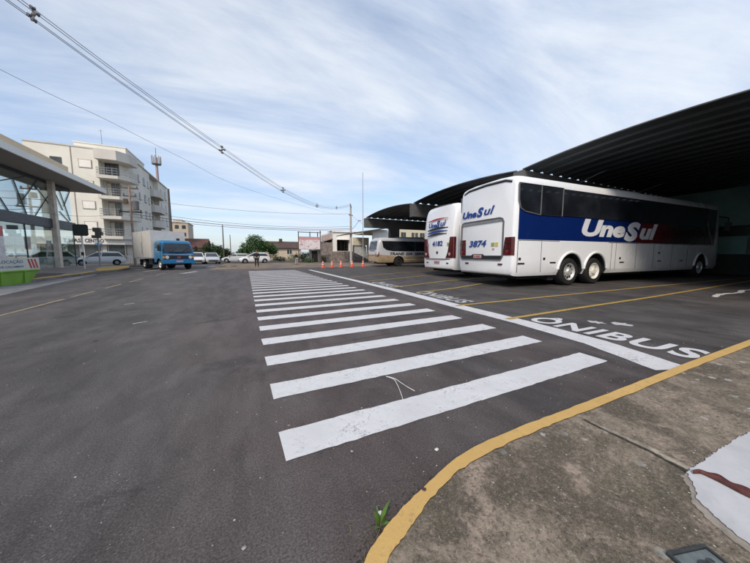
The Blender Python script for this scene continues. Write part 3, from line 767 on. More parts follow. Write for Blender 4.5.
def coach_b():
    L, W, H = 13.2, 2.7, 3.78
    hw = W / 2
    t = thing('coach', 'white coach numbered 4182 with tall wedge tail lights, second of the parked buses', 'coach', (9.3, 10.55 + 1.35, 0), R(-3), 'coaches parked in the bays')
    Nw = livery('second_coach_livery', 1.2, L - .9, 1.62, 3.5, 6.8, 11)
    coach_body(L, W, H, .40, Nw, [(3.0, .68), (4.4, .68), (11.0, .68)], .50, t, rear_lean=.22, zround=.5)
    for x in (3.0, 4.4, 11.0):
        for s in (-1, 1): wheel(t, x, s * (hw - .06), .5, .32, s, M_steel)
    for s in (-1, 1):
        y = s * (hw + .004); x = 1.5
        while x < L - 2.0:
            g = MB(); pane(g, [(x, 3.42), (x, 2.5), (x + 1.6, 2.5), (x + 1.6, 3.42)], y, s); g.build('side_window', M_glass, t); x += 1.61
        g = MB(); g.box(.30, .312, min(y, y + s * .004), max(y, y + s * .004), .56, 2.6); g.box(1.4, 1.412, min(y, y + s * .004), max(y, y + s * .004), .56, 1.6); g.build('panel_seams', MATS['dark_void'], t)
        # wedge shaped wrap-round tail light, broad at its foot
        rings = []
        for z, yi, ye in ((1.0, .74, 1), (1.3, .90, 1), (1.65, .98, 1), (2.05, 1.06, .9)):
            path = [(-.014, yi), (-.016, yi + .1), (-.012, 1.24), (.012, 1.282), (.062, 1.322), (.15, 1.346)]
            rings.append([(x, s * y, z) for x, y in path] + [(x + .05, s * (y - .05), z) for x, y in path[::-1]])
        g = MB(); g.loft(rings); tl = g.build('tail_light', M_redlens, t)
        g = MB(); g.bar((-.018, s * .96, 1.38), (-.018, s * 1.25, 1.44), .012, .02); g.build('lens_bar', M_blacktrim, tl)
        g = MB(); g.cyl((-.026, s * 1.05, 1.2), (-.01, s * 1.05, 1.2), .08, n=12); g.build('lamp', M_plate, tl, smooth=40)
        g = MB(); g.box(-.03, .02, s * .9 - .08, s * .9 + .08, .72, .77); g.build('reflector', M_redlens, t)
        g = MB(); g.box(-.03, .01, s * .92 - .05, s * .92 + .05, 1.62, 1.78); g.build('sticker', pm('sticker_green') if s < 0 else M_grey, t)
    g = MB(); g.tube([(.26, -1.1, 3.62), (.235, -.7, 3.705), (.225, 0, 3.73), (.235, .7, 3.705), (.26, 1.1, 3.62)], .03, 8); g.build('roof_slot', M_grey, t, smooth=50)
    g = MB(); g.tube([(-.0, -1.1, .95), (-.035, -.5, .95), (-.035, .5, .95), (-.0, 1.1, .95)], .02, 6); g.build('bumper_seam', M_grey, t)
    g = MB(); g.box(-.03, .0, -.24, .24, .70, .84); pl = g.build('number_plate', M_plate, t)
    lettering('plate_lettering', 'III 0041', pm('plate_red'), pl, (-.032, .2, .73), REAR, w=.4, h=.08, bold=.01)
    g = MB(); g.cyl((-.02, 0, 1.28), (0.01, 0, 1.28), .075, n=18); g.build('badge', M_blacktrim, t, smooth=40)
    lettering('fleet_number', '4182', M_blue, t, (-.012, .46, 1.62), REAR, w=.92, h=.27, shear=.1, bold=.03)
    lettering('rear_lettering', 'Une', M_blue, t, (.02, .88, 2.62), REAR, w=.74, h=.25, shear=.25, bold=.04)
    lettering('rear_lettering', 'S', M_blue, t, (.02, .17, 2.60), REAR, w=.34, h=.36, shear=.3, bold=.05)
    lettering('rear_lettering', 'ul', M_blue, t, (.02, -.18, 2.64), REAR, w=.5, h=.3, shear=.3, bold=.02)
    # swoosh lines: one red over the name, dark and blue ones below it
    def swoosh(name, y0, y1, z0, z1, th, mat, xoff):
        g = MB(); up = []; dn = []
        for k in range(13):
            q = k / 12; y = y0 + (y1 - y0) * q; z = z0 + (z1 - z0) * q + .05 * math.sin(math.pi * q); w = th * (math.sin(math.pi * min(1, .12 + q * .95)) * .7 + .3)
            up.append((xoff, y, z + w / 2)); dn.append((xoff, y, z - w / 2))
        g.prism(up + dn[::-1], (.02, 0, 0)); g.build(name, mat, t)
    swoosh('livery_stripe', .95, -.8, 2.97, 3.03, .07, pm('logo_red', (0.38, 0.03, 0.03), 0.4), .035)
    for k, (z, th, m) in enumerate(((2.50, .11, M_blacktrim), (2.34, .10, M_blue), (2.20, .09, M_blacktrim))):
        swoosh('livery_stripe', .95, -.85 + .04 * k, z - .03, z + .05, th, m, .006 - .008 * k)
    g = MB(); g.box(.5, L - .6, -1.05, 1.05, .28, .48); g.build('underbody', MATS['dark_void'], t)
    g = MB(); g.prism([(L - .055, -1.1, 1.45), (L - .055, 1.1, 1.45), (L - .52, 1.05, 3.35), (L - .52, -1.05, 3.35)], (.07, 0, .01)); g.build('windscreen', M_glass, t)
    return t
coach_b()

def minibus():
    L, W, H = 8.6, 2.25, 2.62
    hw = W / 2
    N = Nodes('beige_and_white_paint', 0.25); X = N.xyz()
    rise = N.math('ADD', X[2], N.math('MULTIPLY', N.math('MINIMUM', X[0], 2.0), 0.10))
    N.color(N.mix(N.math('LESS_THAN', rise, 1.12), (0.50, 0.50, 0.53), N.mix(N.ramp(N.noise(1.5, 5), 0.35, 0.7), (0.40, 0.30, 0.185), (0.29, 0.215, 0.14))))
    t = thing('minibus', 'beige and white minibus lettered TRANS DA SERRA parked beyond the coaches', 'minibus', (11.72, 25.5, 0), R(-3)); t.scale = (1.1, 1.1, 1.1)
    def mb_body():
        g = MB(); rings = []
        for x, s, d0, d1 in [(0, .9, .12, .2), (.06, .95, .04, .1), (.2, .99, 0, .03), (.5, 1, 0, 0), (L - 1.2, 1, 0, 0), (L - .4, .97, 0, .06), (L, .84, .08, .35)]:
            w = hw * s; b = .36 + d0; tp = H - d1
            half = [(w * .94, b), (w, b + .14), (w, .9), (w, 1.3), (w, 1.7), (w - .015, tp - .34), (w - .06, tp - .16), (w - .2, tp - .04), (w * .5, tp)]
            ring = []
            for y, z in [(-a, c) for a, c in half] + [(a, c) for a, c in half[::-1]]:
                xx = x
                if x < .3: xx += .28 * max(0, (z - 1.3) / 1.3) ** 1.3
                if x > L - 1.3: xx -= 1.0 * max(0, (z - 1.0) / 1.6) ** 1.1 * (x - (L - 1.3)) / 1.3
                ring.append((xx, y, z))
            rings.append(ring)
        g.loft(rings); o = g.build('body', [N.m, MATS['dark_void']], t)
        c = MB()
        for x in (2.2, 6.6):
            for s in (-1, 1): c.cyl((x, s * (hw - .4), .42), (x, s * (hw + .3), .42), .55, n=24)
        boolean(o, c, [(x, s, .42, .55, hw) for x in (2.2, 6.6) for s in (-1, 1)]); o.data.shade_smooth(); o.data.set_sharp_from_angle(angle=R(32))
    mb_body()
    for x in (2.2, 6.6):
        for s in (-1, 1): wheel(t, x, s * (hw - .05), .42, .28, s, M_blacktrim if x < 4 else M_steel, 6)
    for s in (-1, 1):
        y = s * (hw + .003)
        g = MB(); pane(g, [(.50, 2.30), (.62, 1.72), (.95, 1.50), (1.6, 1.40), (3.9, 1.40), (3.9, 2.30)], y, s, .014); g.build('side_window', M_glass, t)
        g = MB(); pane(g, [(3.92, 2.30), (3.92, 1.40), (6.9, 1.40), (6.5, 2.30)], y, s, .014); g.build('side_window', M_glass, t)
        g = MB(); g.prism([(-.02, s * .86, .92), (.0, s * .90, 1.35), (.08, s * 1.06, 1.38), (.26, s * 1.13, 1.3), (.2, s * 1.13, .95), (.06, s * 1.08, .88)], (-.014, s * .012, 0)); g.build('tail_light', M_redlens, t)
        g = MB(); pane(g, [(2.3 + .5, .62), (2.8, .60), (5.6, .60), (5.6, .62)], y, s, .01); g.build('side_rail', M_white, t)
    g = MB(); g.prism([(.05, -.86, 1.52), (.05, .86, 1.52), (.20, .80, 2.3), (.20, -.80, 2.3)], (-.03, 0, .005)); g.build('rear_window', M_glass, t)
    g = MB(); g.box(-.03, .02, -.6, .6, 1.02, 1.04); g.box(-.03, .02, -.6, .6, 1.44, 1.455); g.build('panel_seams', M_grey, t)
    g = MB(); g.box(-.03, .05, -.2, .2, .62, .74); g.build('number_plate', M_plate, t)
    g = MB(); g.loft([[(2.3, -.7, 2.6), (2.3, .7, 2.6), (2.5, .6, 2.72), (2.5, -.6, 2.72)], [(5.3, -.7, 2.6), (5.3, .7, 2.6), (5.0, .6, 2.76), (5.0, -.6, 2.76)]]); g.build('air_conditioner', pm('roof_grey', (0.3, 0.3, 0.3), 0.6), t)
    lettering('side_lettering', 'TRANS  DA  SERRA', M_blacktrim, t, (1.28, -hw - .006, 1.02), SIDE, w=3.9, h=.26, shear=.2, bold=.045, depth=.006)
    g = MB(); g.box(.5, L - .8, -.9, .9, .26, .42); g.build('underbody', MATS['dark_void'], t)
    return t
minibus()

# ================================================================== left: glazed commercial building
shop = thing('commercial_building', 'modern glazed corner building with a flat overhanging roof and diagonal mullions above a dark band', 'building', (-14.08, 34.75, 0))
M_cream = pm('cream_render', (0.50, 0.465, 0.40), 0.85, var=0.08, scale=0.8, dirt=(0.40, 0.37, 0.31))
M_ochre = pm('ochre_render', (0.72, 0.56, 0.37), 0.85, var=0.08, scale=0.8)
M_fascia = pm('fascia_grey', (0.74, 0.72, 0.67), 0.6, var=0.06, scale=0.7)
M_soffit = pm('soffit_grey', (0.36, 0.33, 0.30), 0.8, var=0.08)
M_band = pm('dark_band', (0.035, 0.037, 0.05), 0.45, var=0.15)
M_interior = pm('interior_wall', (0.76, 0.77, 0.73), 0.9, var=0.1)
# building-local: +x is towards the street, y runs from 0 (far end) to negative (towards the camera)
Y0 = -30.0
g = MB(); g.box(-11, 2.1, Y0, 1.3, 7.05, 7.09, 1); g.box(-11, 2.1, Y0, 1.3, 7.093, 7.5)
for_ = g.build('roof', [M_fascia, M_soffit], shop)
g = MB(); g.box(-10.6, 1.75, Y0, -4.2, 7.5, 8.05); g.build('parapet', M_ochre, shop)
g = MB(); g.box(-.06, .14, Y0, .08, 3.35, 4.06); g.box(-11, -.062, -.12, .08, 3.35, 4.06); g.build('dark_band', M_band, shop)
g = MB(); g.box(-11, -.1, Y0, -.15, 3.4, 3.98); g.build('floor_slab', M_interior, shop)
g = MB(); g.box(-11, -.05, Y0, -.02, .12, .16); g.build('floor', pm('shop_floor', (0.3, 0.29, 0.27), 0.5), shop)
g = MB(); g.box(-5.4, -5.2, Y0, -.2, .16, 3.4); g.box(-1.9, -1.8, Y0, -2.2, 3.98, 7.04); g.box(-10.9, -.2, Y0, Y0 + .2, .16, 7.04); g.build('inner_wall', M_interior, shop)
for y in (-3.1, -11.3, -19.5, -27):
    g = MB(); g.box(.02, .34, y - .2, y + .2, .12, 7.05) if y > -4 else g.box(-.6, -.3, y - .2, y + .2, .12, 7.05); g.build('column', pm('column_cream', (0.62, 0.54, 0.45), 0.85), shop)
g = MB(); g.box(-.045, -.03, Y0, 0, .16, 3.35); g.build('shop_window', M_shopglass, shop)
g = MB(); g.box(-11, -.05, -.025, -.01, .16, 3.35); g.build('shop_window', M_shopglass, shop)
g = MB(); g.box(-.045, -.03, Y0, 0, 4.06, 7.05); g.build('upper_window', M_upperglass, shop)
g = MB(); g.box(-11, -.05, -.025, -.01, 4.06, 7.05); g.build('upper_window', M_upperglass, shop)
g = MB(); g.box(-.05, .02, Y0, 0, 6.8, 7.05); g.box(-11, -.06, -.04, .02, 6.8, 7.05); g.build('head_rail', M_band, shop)
MUL = [((26.78, 5.92), (29.22, 6.80)), ((27.96, 6.28), (28.87, 4.06)), ((30.4, 6.80), (28.6, 5.02)), ((30.03, 6.42), (32.17, 4.78)), ((26.6, 4.83), (31.75, 5.58)), ((32.12, 6.44), (29.75, 4.06)), ((26.6, 4.83), (27.19, 4.06)), ((28.46, 4.17), (31.56, 4.52)), ((31.75, 5.58), (31.56, 4.52)), ((33.22, 6.59), (34.37, 4.2)), ((34.7, 6.80), (33.62, 5.4)), ((32.9, 4.84), (34.19, 4.06)), ((32.2, 6.8), (33.4, 5.0)),
       ((26.78, 5.92), (24.2, 6.8)), ((26.6, 4.83), (23.5, 4.06)), ((25.2, 6.4), (24.6, 4.4)), ((23.5, 6.8), (22, 4.06)), ((21, 6.8), (22.6, 5.3)), ((20, 4.06), (22.4, 4.9)), ((18, 6.8), (20.6, 4.06)), ((17, 5.2), (19.2, 5.6))]
for (ya, za), (yb, zb) in MUL:
    g = MB(); g.bar((0.0, ya - 34.75, za), (0.0, yb - 34.75, zb), .032, .05, up=(1, 0, 0)); g.build('mullion', M_band, shop)
for y in (-.02, -6.2, -9.4, -12.6, -15.8):
    g = MB(); g.box(-.05, .0, y - .03, y + .03, .16, 3.35); g.build('mullion', M_band, shop)
# things inside and on the shop front: posters, dark display, red and white pillar
M_poster = pm('poster_pink', (0.62, 0.36, 0.34), 0.6, var=0.2, scale=3)
for y, z0, z1, w in ((-6.3, 1.55, 2.45, .6), (-3.9, 1.55, 2.3, .6)):
    g = MB(); g.box(-.075, -.05, y, y + w, z0, z1, 0); g.box(-.076, -.049, y + .02, y + w - .02, z0 + .02, z0 + .3, 1); g.build('poster', [pm('poster_white', (0.72, 0.68, 0.66), 0.6), M_poster], shop)
g = MB(); g.box(.0, .12, -9.0, -8.5, .16, 3.0, 0); g.box(.0, .122, -9.0, -8.5, 2.35, 3.0, 1); g.build('sign_pillar', [pm('pillar_white', (0.7, 0.66, 0.66), 0.5), pm('pillar_red', (0.5, 0.12, 0.11), 0.5)], shop)
g = MB(); g.box(-.5, .05, -14.5, -9.1, .4, 2.85); g.build('dark_display', pm('display_dark', (0.012, 0.011, 0.013), 0.25), shop)
for z in (1.2, 2.0):
    g = MB(); g.box(.045, .07, -14.5, -9.1, z - .015, z + .015); g.build('display_rail', M_galv, shop)
M_teald = pm('counter_teal', (0.12, 0.2, 0.19), 0.6)
for x0, x1, y0, y1, z0, z1 in ((-5.0, -4.6, -8, -5, .16, 1.9), (-5.1, -4.7, -2.6, -1, .16, 2.4), (-5.15, -4.9, -12, -8.5, 1.6, 2.6)):
    g = MB(); g.box(x0, x1, y0, y1, z0, z1); g.build('shelf', M_teald, shop)

# ================================================================== apartment block
apt = thing('apartment_building', 'five storey cream apartment block with balconies above a street level shop', 'building', (-24.6, 51.2, 0))
AW = 8.8                                                        # local: x along the front, y away from the camera
M_apt = pm('apartment_render', (0.73, 0.70, 0.62), 0.88, var=0.07, scale=0.4, dirt=(0.58, 0.55, 0.49))
M_apt2 = pm('apartment_trim', (0.60, 0.57, 0.515), 0.88, var=0.08, scale=0.6, dirt=(0.48, 0.43, 0.35))
M_shutter = pm('white_shutter', (0.82, 0.78, 0.72), 0.7, var=0.05)
M_frame = pm('window_surround', (0.30, 0.25, 0.20), 0.8)
FL = [3.65, 6.4, 9.1, 11.85]                                    # floor levels
foot = [(0, 0), (7.0, 0), (7.0, 1.2), (8.9, 1.2), (9.8, 3.2), (9.8, 11.2), (9.0, 11.2), (9.0, 16.6), (9.8, 16.6), (9.8, 23.5), (0, 23.5)]
g = MB(); g.prism([(x, y, 2.7) for x, y in foot], (0, 0, 12.75)); g.build('wall', M_apt, apt)
g = MB(); g.prism([(x * .985 + .08, y + .25, .1) for x, y in foot], (0, 0, 2.6)); g.build('ground_floor_wall', M_apt2, apt)
g = MB(); g.prism([(-.08, -.08, 15.45), (7.05, -.08, 15.45), (9.2, .35, 15.45), (9.95, 3.2, 15.45), (9.95, 23.6, 15.45), (-.08, 23.6, 15.45)], (0, 0, .16)); g.build('parapet', M_apt2, apt)
g = MB(); g.box(3.3, 9.0, 3.6, 12, 15.61, 17.1); g.box(3.22, 9.08, 3.52, 12.1, 17.1, 17.22); g.build('roof_house', M_apt, apt)
g = MB(); g.box(4.28, 4.36, -.05, .0, 5, 15.45); g.build('downpipe', M_frame, apt)
for i, z in enumerate(FL):
    # corner balcony with slab, solid edge and railing
    sl = [(6.95, -.9), (9.2, -.9), (10.25, .3), (10.6, 2.4), (9.85, 2.6), (8.9, 1.15), (7.02, 1.15)]
    g = MB(); g.prism([(x, y, z - .28) for x, y in sl], (0, 0, .42)); bal = g.build('balcony', M_apt2, apt)
    rp = [(7.0, 1.0), (7.0, -.82), (9.15, -.82), (10.18, .34), (10.5, 2.3)]
    g = MB()
    for zz in (z + .45, z + .78, z + 1.1): g.tube([(x, y, zz) for x, y in rp], .03, 5)
    for a in range(len(rp) - 1):
        p, q = Vector((*rp[a], 0)), Vector((*rp[a + 1], 0)); k = max(2, int((q - p).length / .45))
        for b in range(k + 1):
            r_ = p.lerp(q, b / k); g.cyl((r_.x, r_.y, z + .1), (r_.x, r_.y, z + 1.1), .018, n=5)
    g.build('railing', M_galv, bal)
    # balcony door: dark glass with frames and half drawn curtains
    g = MB(); g.box(7.35, 8.75, 1.12, 1.19, z + .18, z + 2.2); w = g.build('window', M_houseglass, apt)
    g = MB()
    for x in (7.33, 7.8, 8.28, 8.74): g.box(x - .03, x + .03, 1.07, 1.13, z + .18, z + 2.2)
    g.box(7.3, 8.77, 1.06, 1.14, z + 2.2, z + 2.3); g.build('frame', M_frame if i < 3 else M_blacktrim, w)
    if i in (0, 1, 2):
        g = MB(); g.box(7.36, 7.8 + .2 * (i % 2), 1.08, 1.12, z + .2, z + 2.15); g.build('curtain', pm('curtain_cream', (0.5, 0.47, 0.4), 0.9, var=0.15, scale=6), w)
    # chamfer and front windows
    for x0, x1, z0, z1 in ((5.0, 6.35, z + 1.0, z + 2.1),):
        g = MB(); g.box(x0, x1, -.06, .02, z0, z1); w = g.build('window', M_frame, apt)
        g = MB(); g.box(x0 + .07, x1 - .07, -.085, -.05, z0 + .07, z1 - .07); g.build('shutter', M_shutter, w)
    if i == 3:
        g = MB(); g.box(2.3, 3.4, -.04, .03, z + 1.2, z + 2.05); g.build('window', M_houseglass, apt)
    # street side windows and balconies
    for y, w_, h in ((5.2, .5, 1.1), (7.6, .9, 1.2), (9.8, .5, 1.1), (18.0, 1.1, 1.5), (21.2, 1.1, 1.6)):
        g = MB(); g.box(9.77, 9.84, y, y + w_, z + .9, z + .9 + h); w = g.build('window', M_houseglass, apt)
        g = MB(); g.box(9.8, 9.9, y - .08, y + w_ + .08, z + .8, z + .9); g.build('sill', M_frame, w)
    sl = [(9.05, 11.3), (10.3, 11.3), (10.9, 12.4), (10.9, 15.4), (10.3, 16.5), (9.05, 16.5)]
    g = MB(); g.prism([(x, y, z - .2) for x, y in sl], (0, 0, .3)); bal = g.build('balcony', M_apt2, apt)
    g = MB(); g.prism([(9.7, 11.32, z + .1), (10.28, 11.32, z + .1), (10.86, 12.42, z + .1), (10.86, 15.4, z + .1), (10.28, 16.48, z + .1), (9.7, 16.48, z + .1), (9.7, 16.4, z + .1), (10.24, 16.4, z + .1), (10.78, 15.36, z + .1), (10.78, 12.46, z + .1), (10.24, 11.4, z + .1), (9.7, 11.4, z + .1)], (0, 0, .95)); g.build('balustrade', M_apt2, bal)
    g = MB(); g.box(8.95, 9.05, 12.4, 15.2, z + .15, z + 2.2); g.build('window', M_houseglass, apt)
# roof hood over the top balcony
g = MB(); g.prism([(6.9, -.9, 14.05), (9.2, -.9, 14.05), (10.25, .3, 14.05), (10.6, 2.4, 14.05), (9.85, 2.6, 14.05), (8.9, 1.22, 14.05), (6.98, 1.22, 14.05)], (0, 0, 1.3)); g.build('balcony_hood', M_apt2, apt)
# shop on the ground floor: white sign band with black letters, windows
g = MB(); g.prism([(-.5, -.35, 2.62), (9.2, -.35, 2.62), (10.0, .8, 2.62), (10.0, 4.0, 2.62), (9.85, 4.0, 2.62), (9.0, .5, 2.62), (-.5, .26, 2.62)], (0, 0, 1.05)); band = g.build('sign_band', pm('sign_white', (0.66, 0.65, 0.62), 0.6, var=0.05), apt)
lettering('sign_lettering', 'T.MAS', M_blacktrim, band, (2.85, -.37, 2.85), SIDE, w=1.75, h=.52, bold=.03)
lettering('sign_lettering', 'CENTRO', M_blacktrim, band, (5.0, -.37, 2.85), SIDE, w=1.95, h=.52, bold=.03)
g = MB(); g.box(6.0, 6.7, -.42, -.36, 2.55, 2.8); g.build('small_sign', pm('small_sign_blue', (0.05, 0.16, 0.35), 0.5), apt)
for x0, x1 in ((.4, 2.6), (3.0, 4.2), (4.7, 6.4), (7.2, 9.0)):
    g = MB(); g.box(x0, x1, .20, .27, .5 if x0 != 3.0 else .12, 2.5); w = g.build('shop_window', M_houseglass, apt)
    g = MB(); g.box(x0 - .05, x0, .16, .24, .12, 2.55); g.box(x1, x1 + .05, .16, .24, .12, 2.55); g.build('frame', M_alu, w)
    g = MB(); g.box(x0 + .2, x1 - .3, .17, .20, .5, 1.1); g.build('window_display', pm('display_blue', (0.1, 0.2, 0.32), 0.6, var=0.5, scale=4), w)
# railing beside the pavement under the corner window
g = MB()
for k in range(14): g.cyl((7.0 + k * .22, -.6, .12), (7.0 + k * .22, -.6, 1.0), .02, n=5)
g.tube([(7.0, -.6, 1.0), (9.9, -.6, 1.0)], .025, 5)
tag(g.build('metal_railing', M_galv, None, (-24.6, 51.2, 0)), 'low grey railing in front of the apartment block shop window', 'railing')
def stick(name, label, cat, loc, h, r, mat, arms=()):
    g = MB(); g.cyl((0, 0, 0), (0, 0, h), r, r * .6, n=8)
    for z, l in arms: g.bar((-l, 0, z), (l, 0, z), .05, .05)
    return tag(g.build(name, mat, None, loc), label, cat)
stick('roof_antenna', 'thin antenna mast standing on the roof of the apartment block', 'antenna', (-18.3, 55, 17.2), 2.2, .05, M_galv, ((2.0, .25),))

# mobile phone tower behind the apartment block
tw = thing('phone_tower', 'reddish phone mast topped by a ring of antenna panels behind the apartment block', 'tower', (-19.6, 90, 0))
g = MB(); g.cyl((0, 0, 0), (0, 0, 26), .5, .26, n=10); g.build('mast', pm('mast_red', (0.36, 0.27, 0.245), 0.7), tw, smooth=40)
g = MB(); g.lathe([(.3, 24.2), (1.0, 24.3), (1.0, 24.45), (.3, 24.5)], (0, 0, 0), (0, 0, 1), 16); g.build('platform', M_grey, tw)
for k in range(8):
    a = 2 * math.pi * k / 8; c_, s_ = math.cos(a), math.sin(a)
    g = MB(); g.box(.95 * c_ - .09, .95 * c_ + .09, .95 * s_ - .09, .95 * s_ + .09, 24.5, 26.4); g.build('antenna_panel', pm('panel_grey', (0.3, 0.3, 0.3), 0.6), tw)
g = MB(); g.cyl((0, 0, 26), (0, 0, 28.4), .06, n=6); g.build('lightning_rod', M_grey, tw)

# ================================================================== cars
def car_mats(name, col):
    N = Nodes(name, 0.25); N.b.inputs['Coat Weight'].default_value = 0.4; N.b.inputs['Coat Roughness'].default_value = 0.08
    X = N.xyz(); d = N.noise(3, 5)
    N.color(N.mix(N.math('MULTIPLY', N.ramp(X[2], .2, .6, .5, 0), N.ramp(d, .4, .65)), col, tuple(c * .55 for c in col))); return N.m
M_carwhite = car_mats('car_white', (0.74, 0.74, 0.73)); M_carsilver = car_mats('car_silver', (0.5, 0.52, 0.53))
def car(label, paint, loc, rotz, L=4.0, W=1.74, H=1.5, group=None, tail=0.42):
    t = thing('parked_car', label, 'car', loc, rotz, group); hw = W / 2
    # local x forward; side profile: bottom, shoulder
    st = [(-L/2, .50, .82, .80), (-L/2 + .06, .30, .95, .90), (-L/2 + .35, .22, .99, .97), (-L*.2, .20, 1.0, 1.0), (L*.12, .20, .97, 1.0), (L*.24, .21, .93, .99), (L*.36, .22, .84, .97), (L/2 - .15, .25, .70, .90), (L/2, .40, .60, .74)]
    rings = []
    for x, z0, z1, s in st:
        w = hw * s; half = [(w * .9, z0), (w, z0 + .12), (w, (z0 + z1) / 2), (w * .97, z1 - .08), (w * .86, z1), (w * .4, z1 + .015)]
        rings.append([(x, -y, z) for y, z in half] + [(x, y, z) for y, z in half[::-1]])
    g = MB(); g.loft(rings); o = g.build('body', [paint, MATS['dark_void']], t)
    c = MB()
    for x in (-L * .31, L * .32):
        for s in (-1, 1): c.cyl((x, s * (hw - .3), .31), (x, s * (hw + .2), .31), .37, n=20)
    boolean(o, c, [(x, s, .31, .37, hw) for x in (-L * .31, L * .32) for s in (-1, 1)]); o.data.shade_smooth(); o.data.set_sharp_from_angle(angle=R(40))
    # cabin of dark glass with a painted roof, pillars and tailgate
    cab = [(-L/2 + .10, .93, .90), (-L/2 + tail + .12, H - .10, .78), (-L*.12, H - .03, .80), (L*.05, H - .06, .79), (L*.26, .92, .88)]
    def cring(zb, zt, s0, s1, x0, x1): return [(x0, -hw * s0, zb), (x1, -hw * s1, zt), (x1, hw * s1, zt), (x0, hw * s0, zb)]
    g = MB()
    low = [(-L/2 + .16, -hw * .86), (L*.25, -hw * .84), (L*.25, hw * .84), (-L/2 + .16, hw * .86)]
    top = [(-L/2 + tail + .2, -hw * .70), (L*.03, -hw * .70), (L*.03, hw * .70), (-L/2 + tail + .2, hw * .70)]
    g.loft([[(x, y, .93) for x, y in low], [(x, y, H - .06) for x, y in top]]); g.build('glass', M_carglass, t)
    g = MB(); tp = [(x * 1.0 + (.06 if x > 0 else -.10), y * 1.06) for x, y in top]
    g.loft([[(x, y, H - .16) for x, y in tp], [(x * .97, y * .97, H - .035) for x, y in tp], [(x * .8, y * .8, H) for x, y in tp]]); g.build('roof', paint, t, smooth=50)
    for s in (-1, 1):
        for (xa, ya), (xb, yb), w in ((low[1], top[1], .07), (low[0], top[0], .16), ((-L*.02, hw*.85), (-L*.05, hw*.70), .07)):
            g = MB(); g.bar((xa, s * abs(ya) * 1.01, .93), (xb, s * abs(yb) * 1.02, H - .07), w * (1.9 if w == .16 else 1.25), .05); g.build('pillar', paint, t)
        g = MB(); g.box(L/2 - .28, L/2 - .10, s * hw * .66 - .14, s * hw * .66 + .14, .56, .70); g.build('headlight', M_clearlens, t)
        g = MB(); g.box(-L/2 - .005, -L/2 + .16, s * hw * .74 - .10, s * hw * .74 + .09, .70, .98); g.build('tail_light', M_redlens, t)
        g = MB(); g.box(L*.2, L*.24, s * hw * .98 - .06, s * hw * .98 + .12 * s + .0, .92, 1.06); g.build('mirror', paint, t)
        for x in (-L * .31, L * .32): wheel(t, x, s * (hw - .05), .31, .2, s, M_alu, 5)
    g = MB(); g.box(L/2 - .06, L/2 + .01, -.5, .5, .33, .5); g.build('grille', M_blacktrim, t)
    g = MB(); g.box(-L/2 - .012, -L/2 + .02, -.22, .22, .58, .70); g.build('number_plate', M_plate, t)
    return t
car('white hatchback parked by the traffic signs before the apartment block', M_carwhite, (-14.6, 40.6, 0), R(202), L=4.3, H=1.55)
car('white hatchback passing behind the standing person in front of the large tree', M_carwhite, (1.2, 43.0, 0), R(186), L=4.1, H=1.52)
car('pale hatchback seen through the glass corner of the commercial building', M_carwhite, (-17.9, 38.6, 0), R(204), L=4.3, H=1.6)
car('white car parked furthest up the street, just right of the blue truck', M_carwhite, (-5.7, 42.2, 0), R(-80), L=4.0, H=1.5)
car('grey car parked beside the dark bushes past the blue truck', M_carsilver, (-4.1, 42.6, 0), R(-78), L=4.0, H=1.46)
car('silver car half hidden behind the nose of the white hatchback by the tree', M_carsilver, (-1.1, 46.4, 0), R(170), L=4.0, H=1.4)

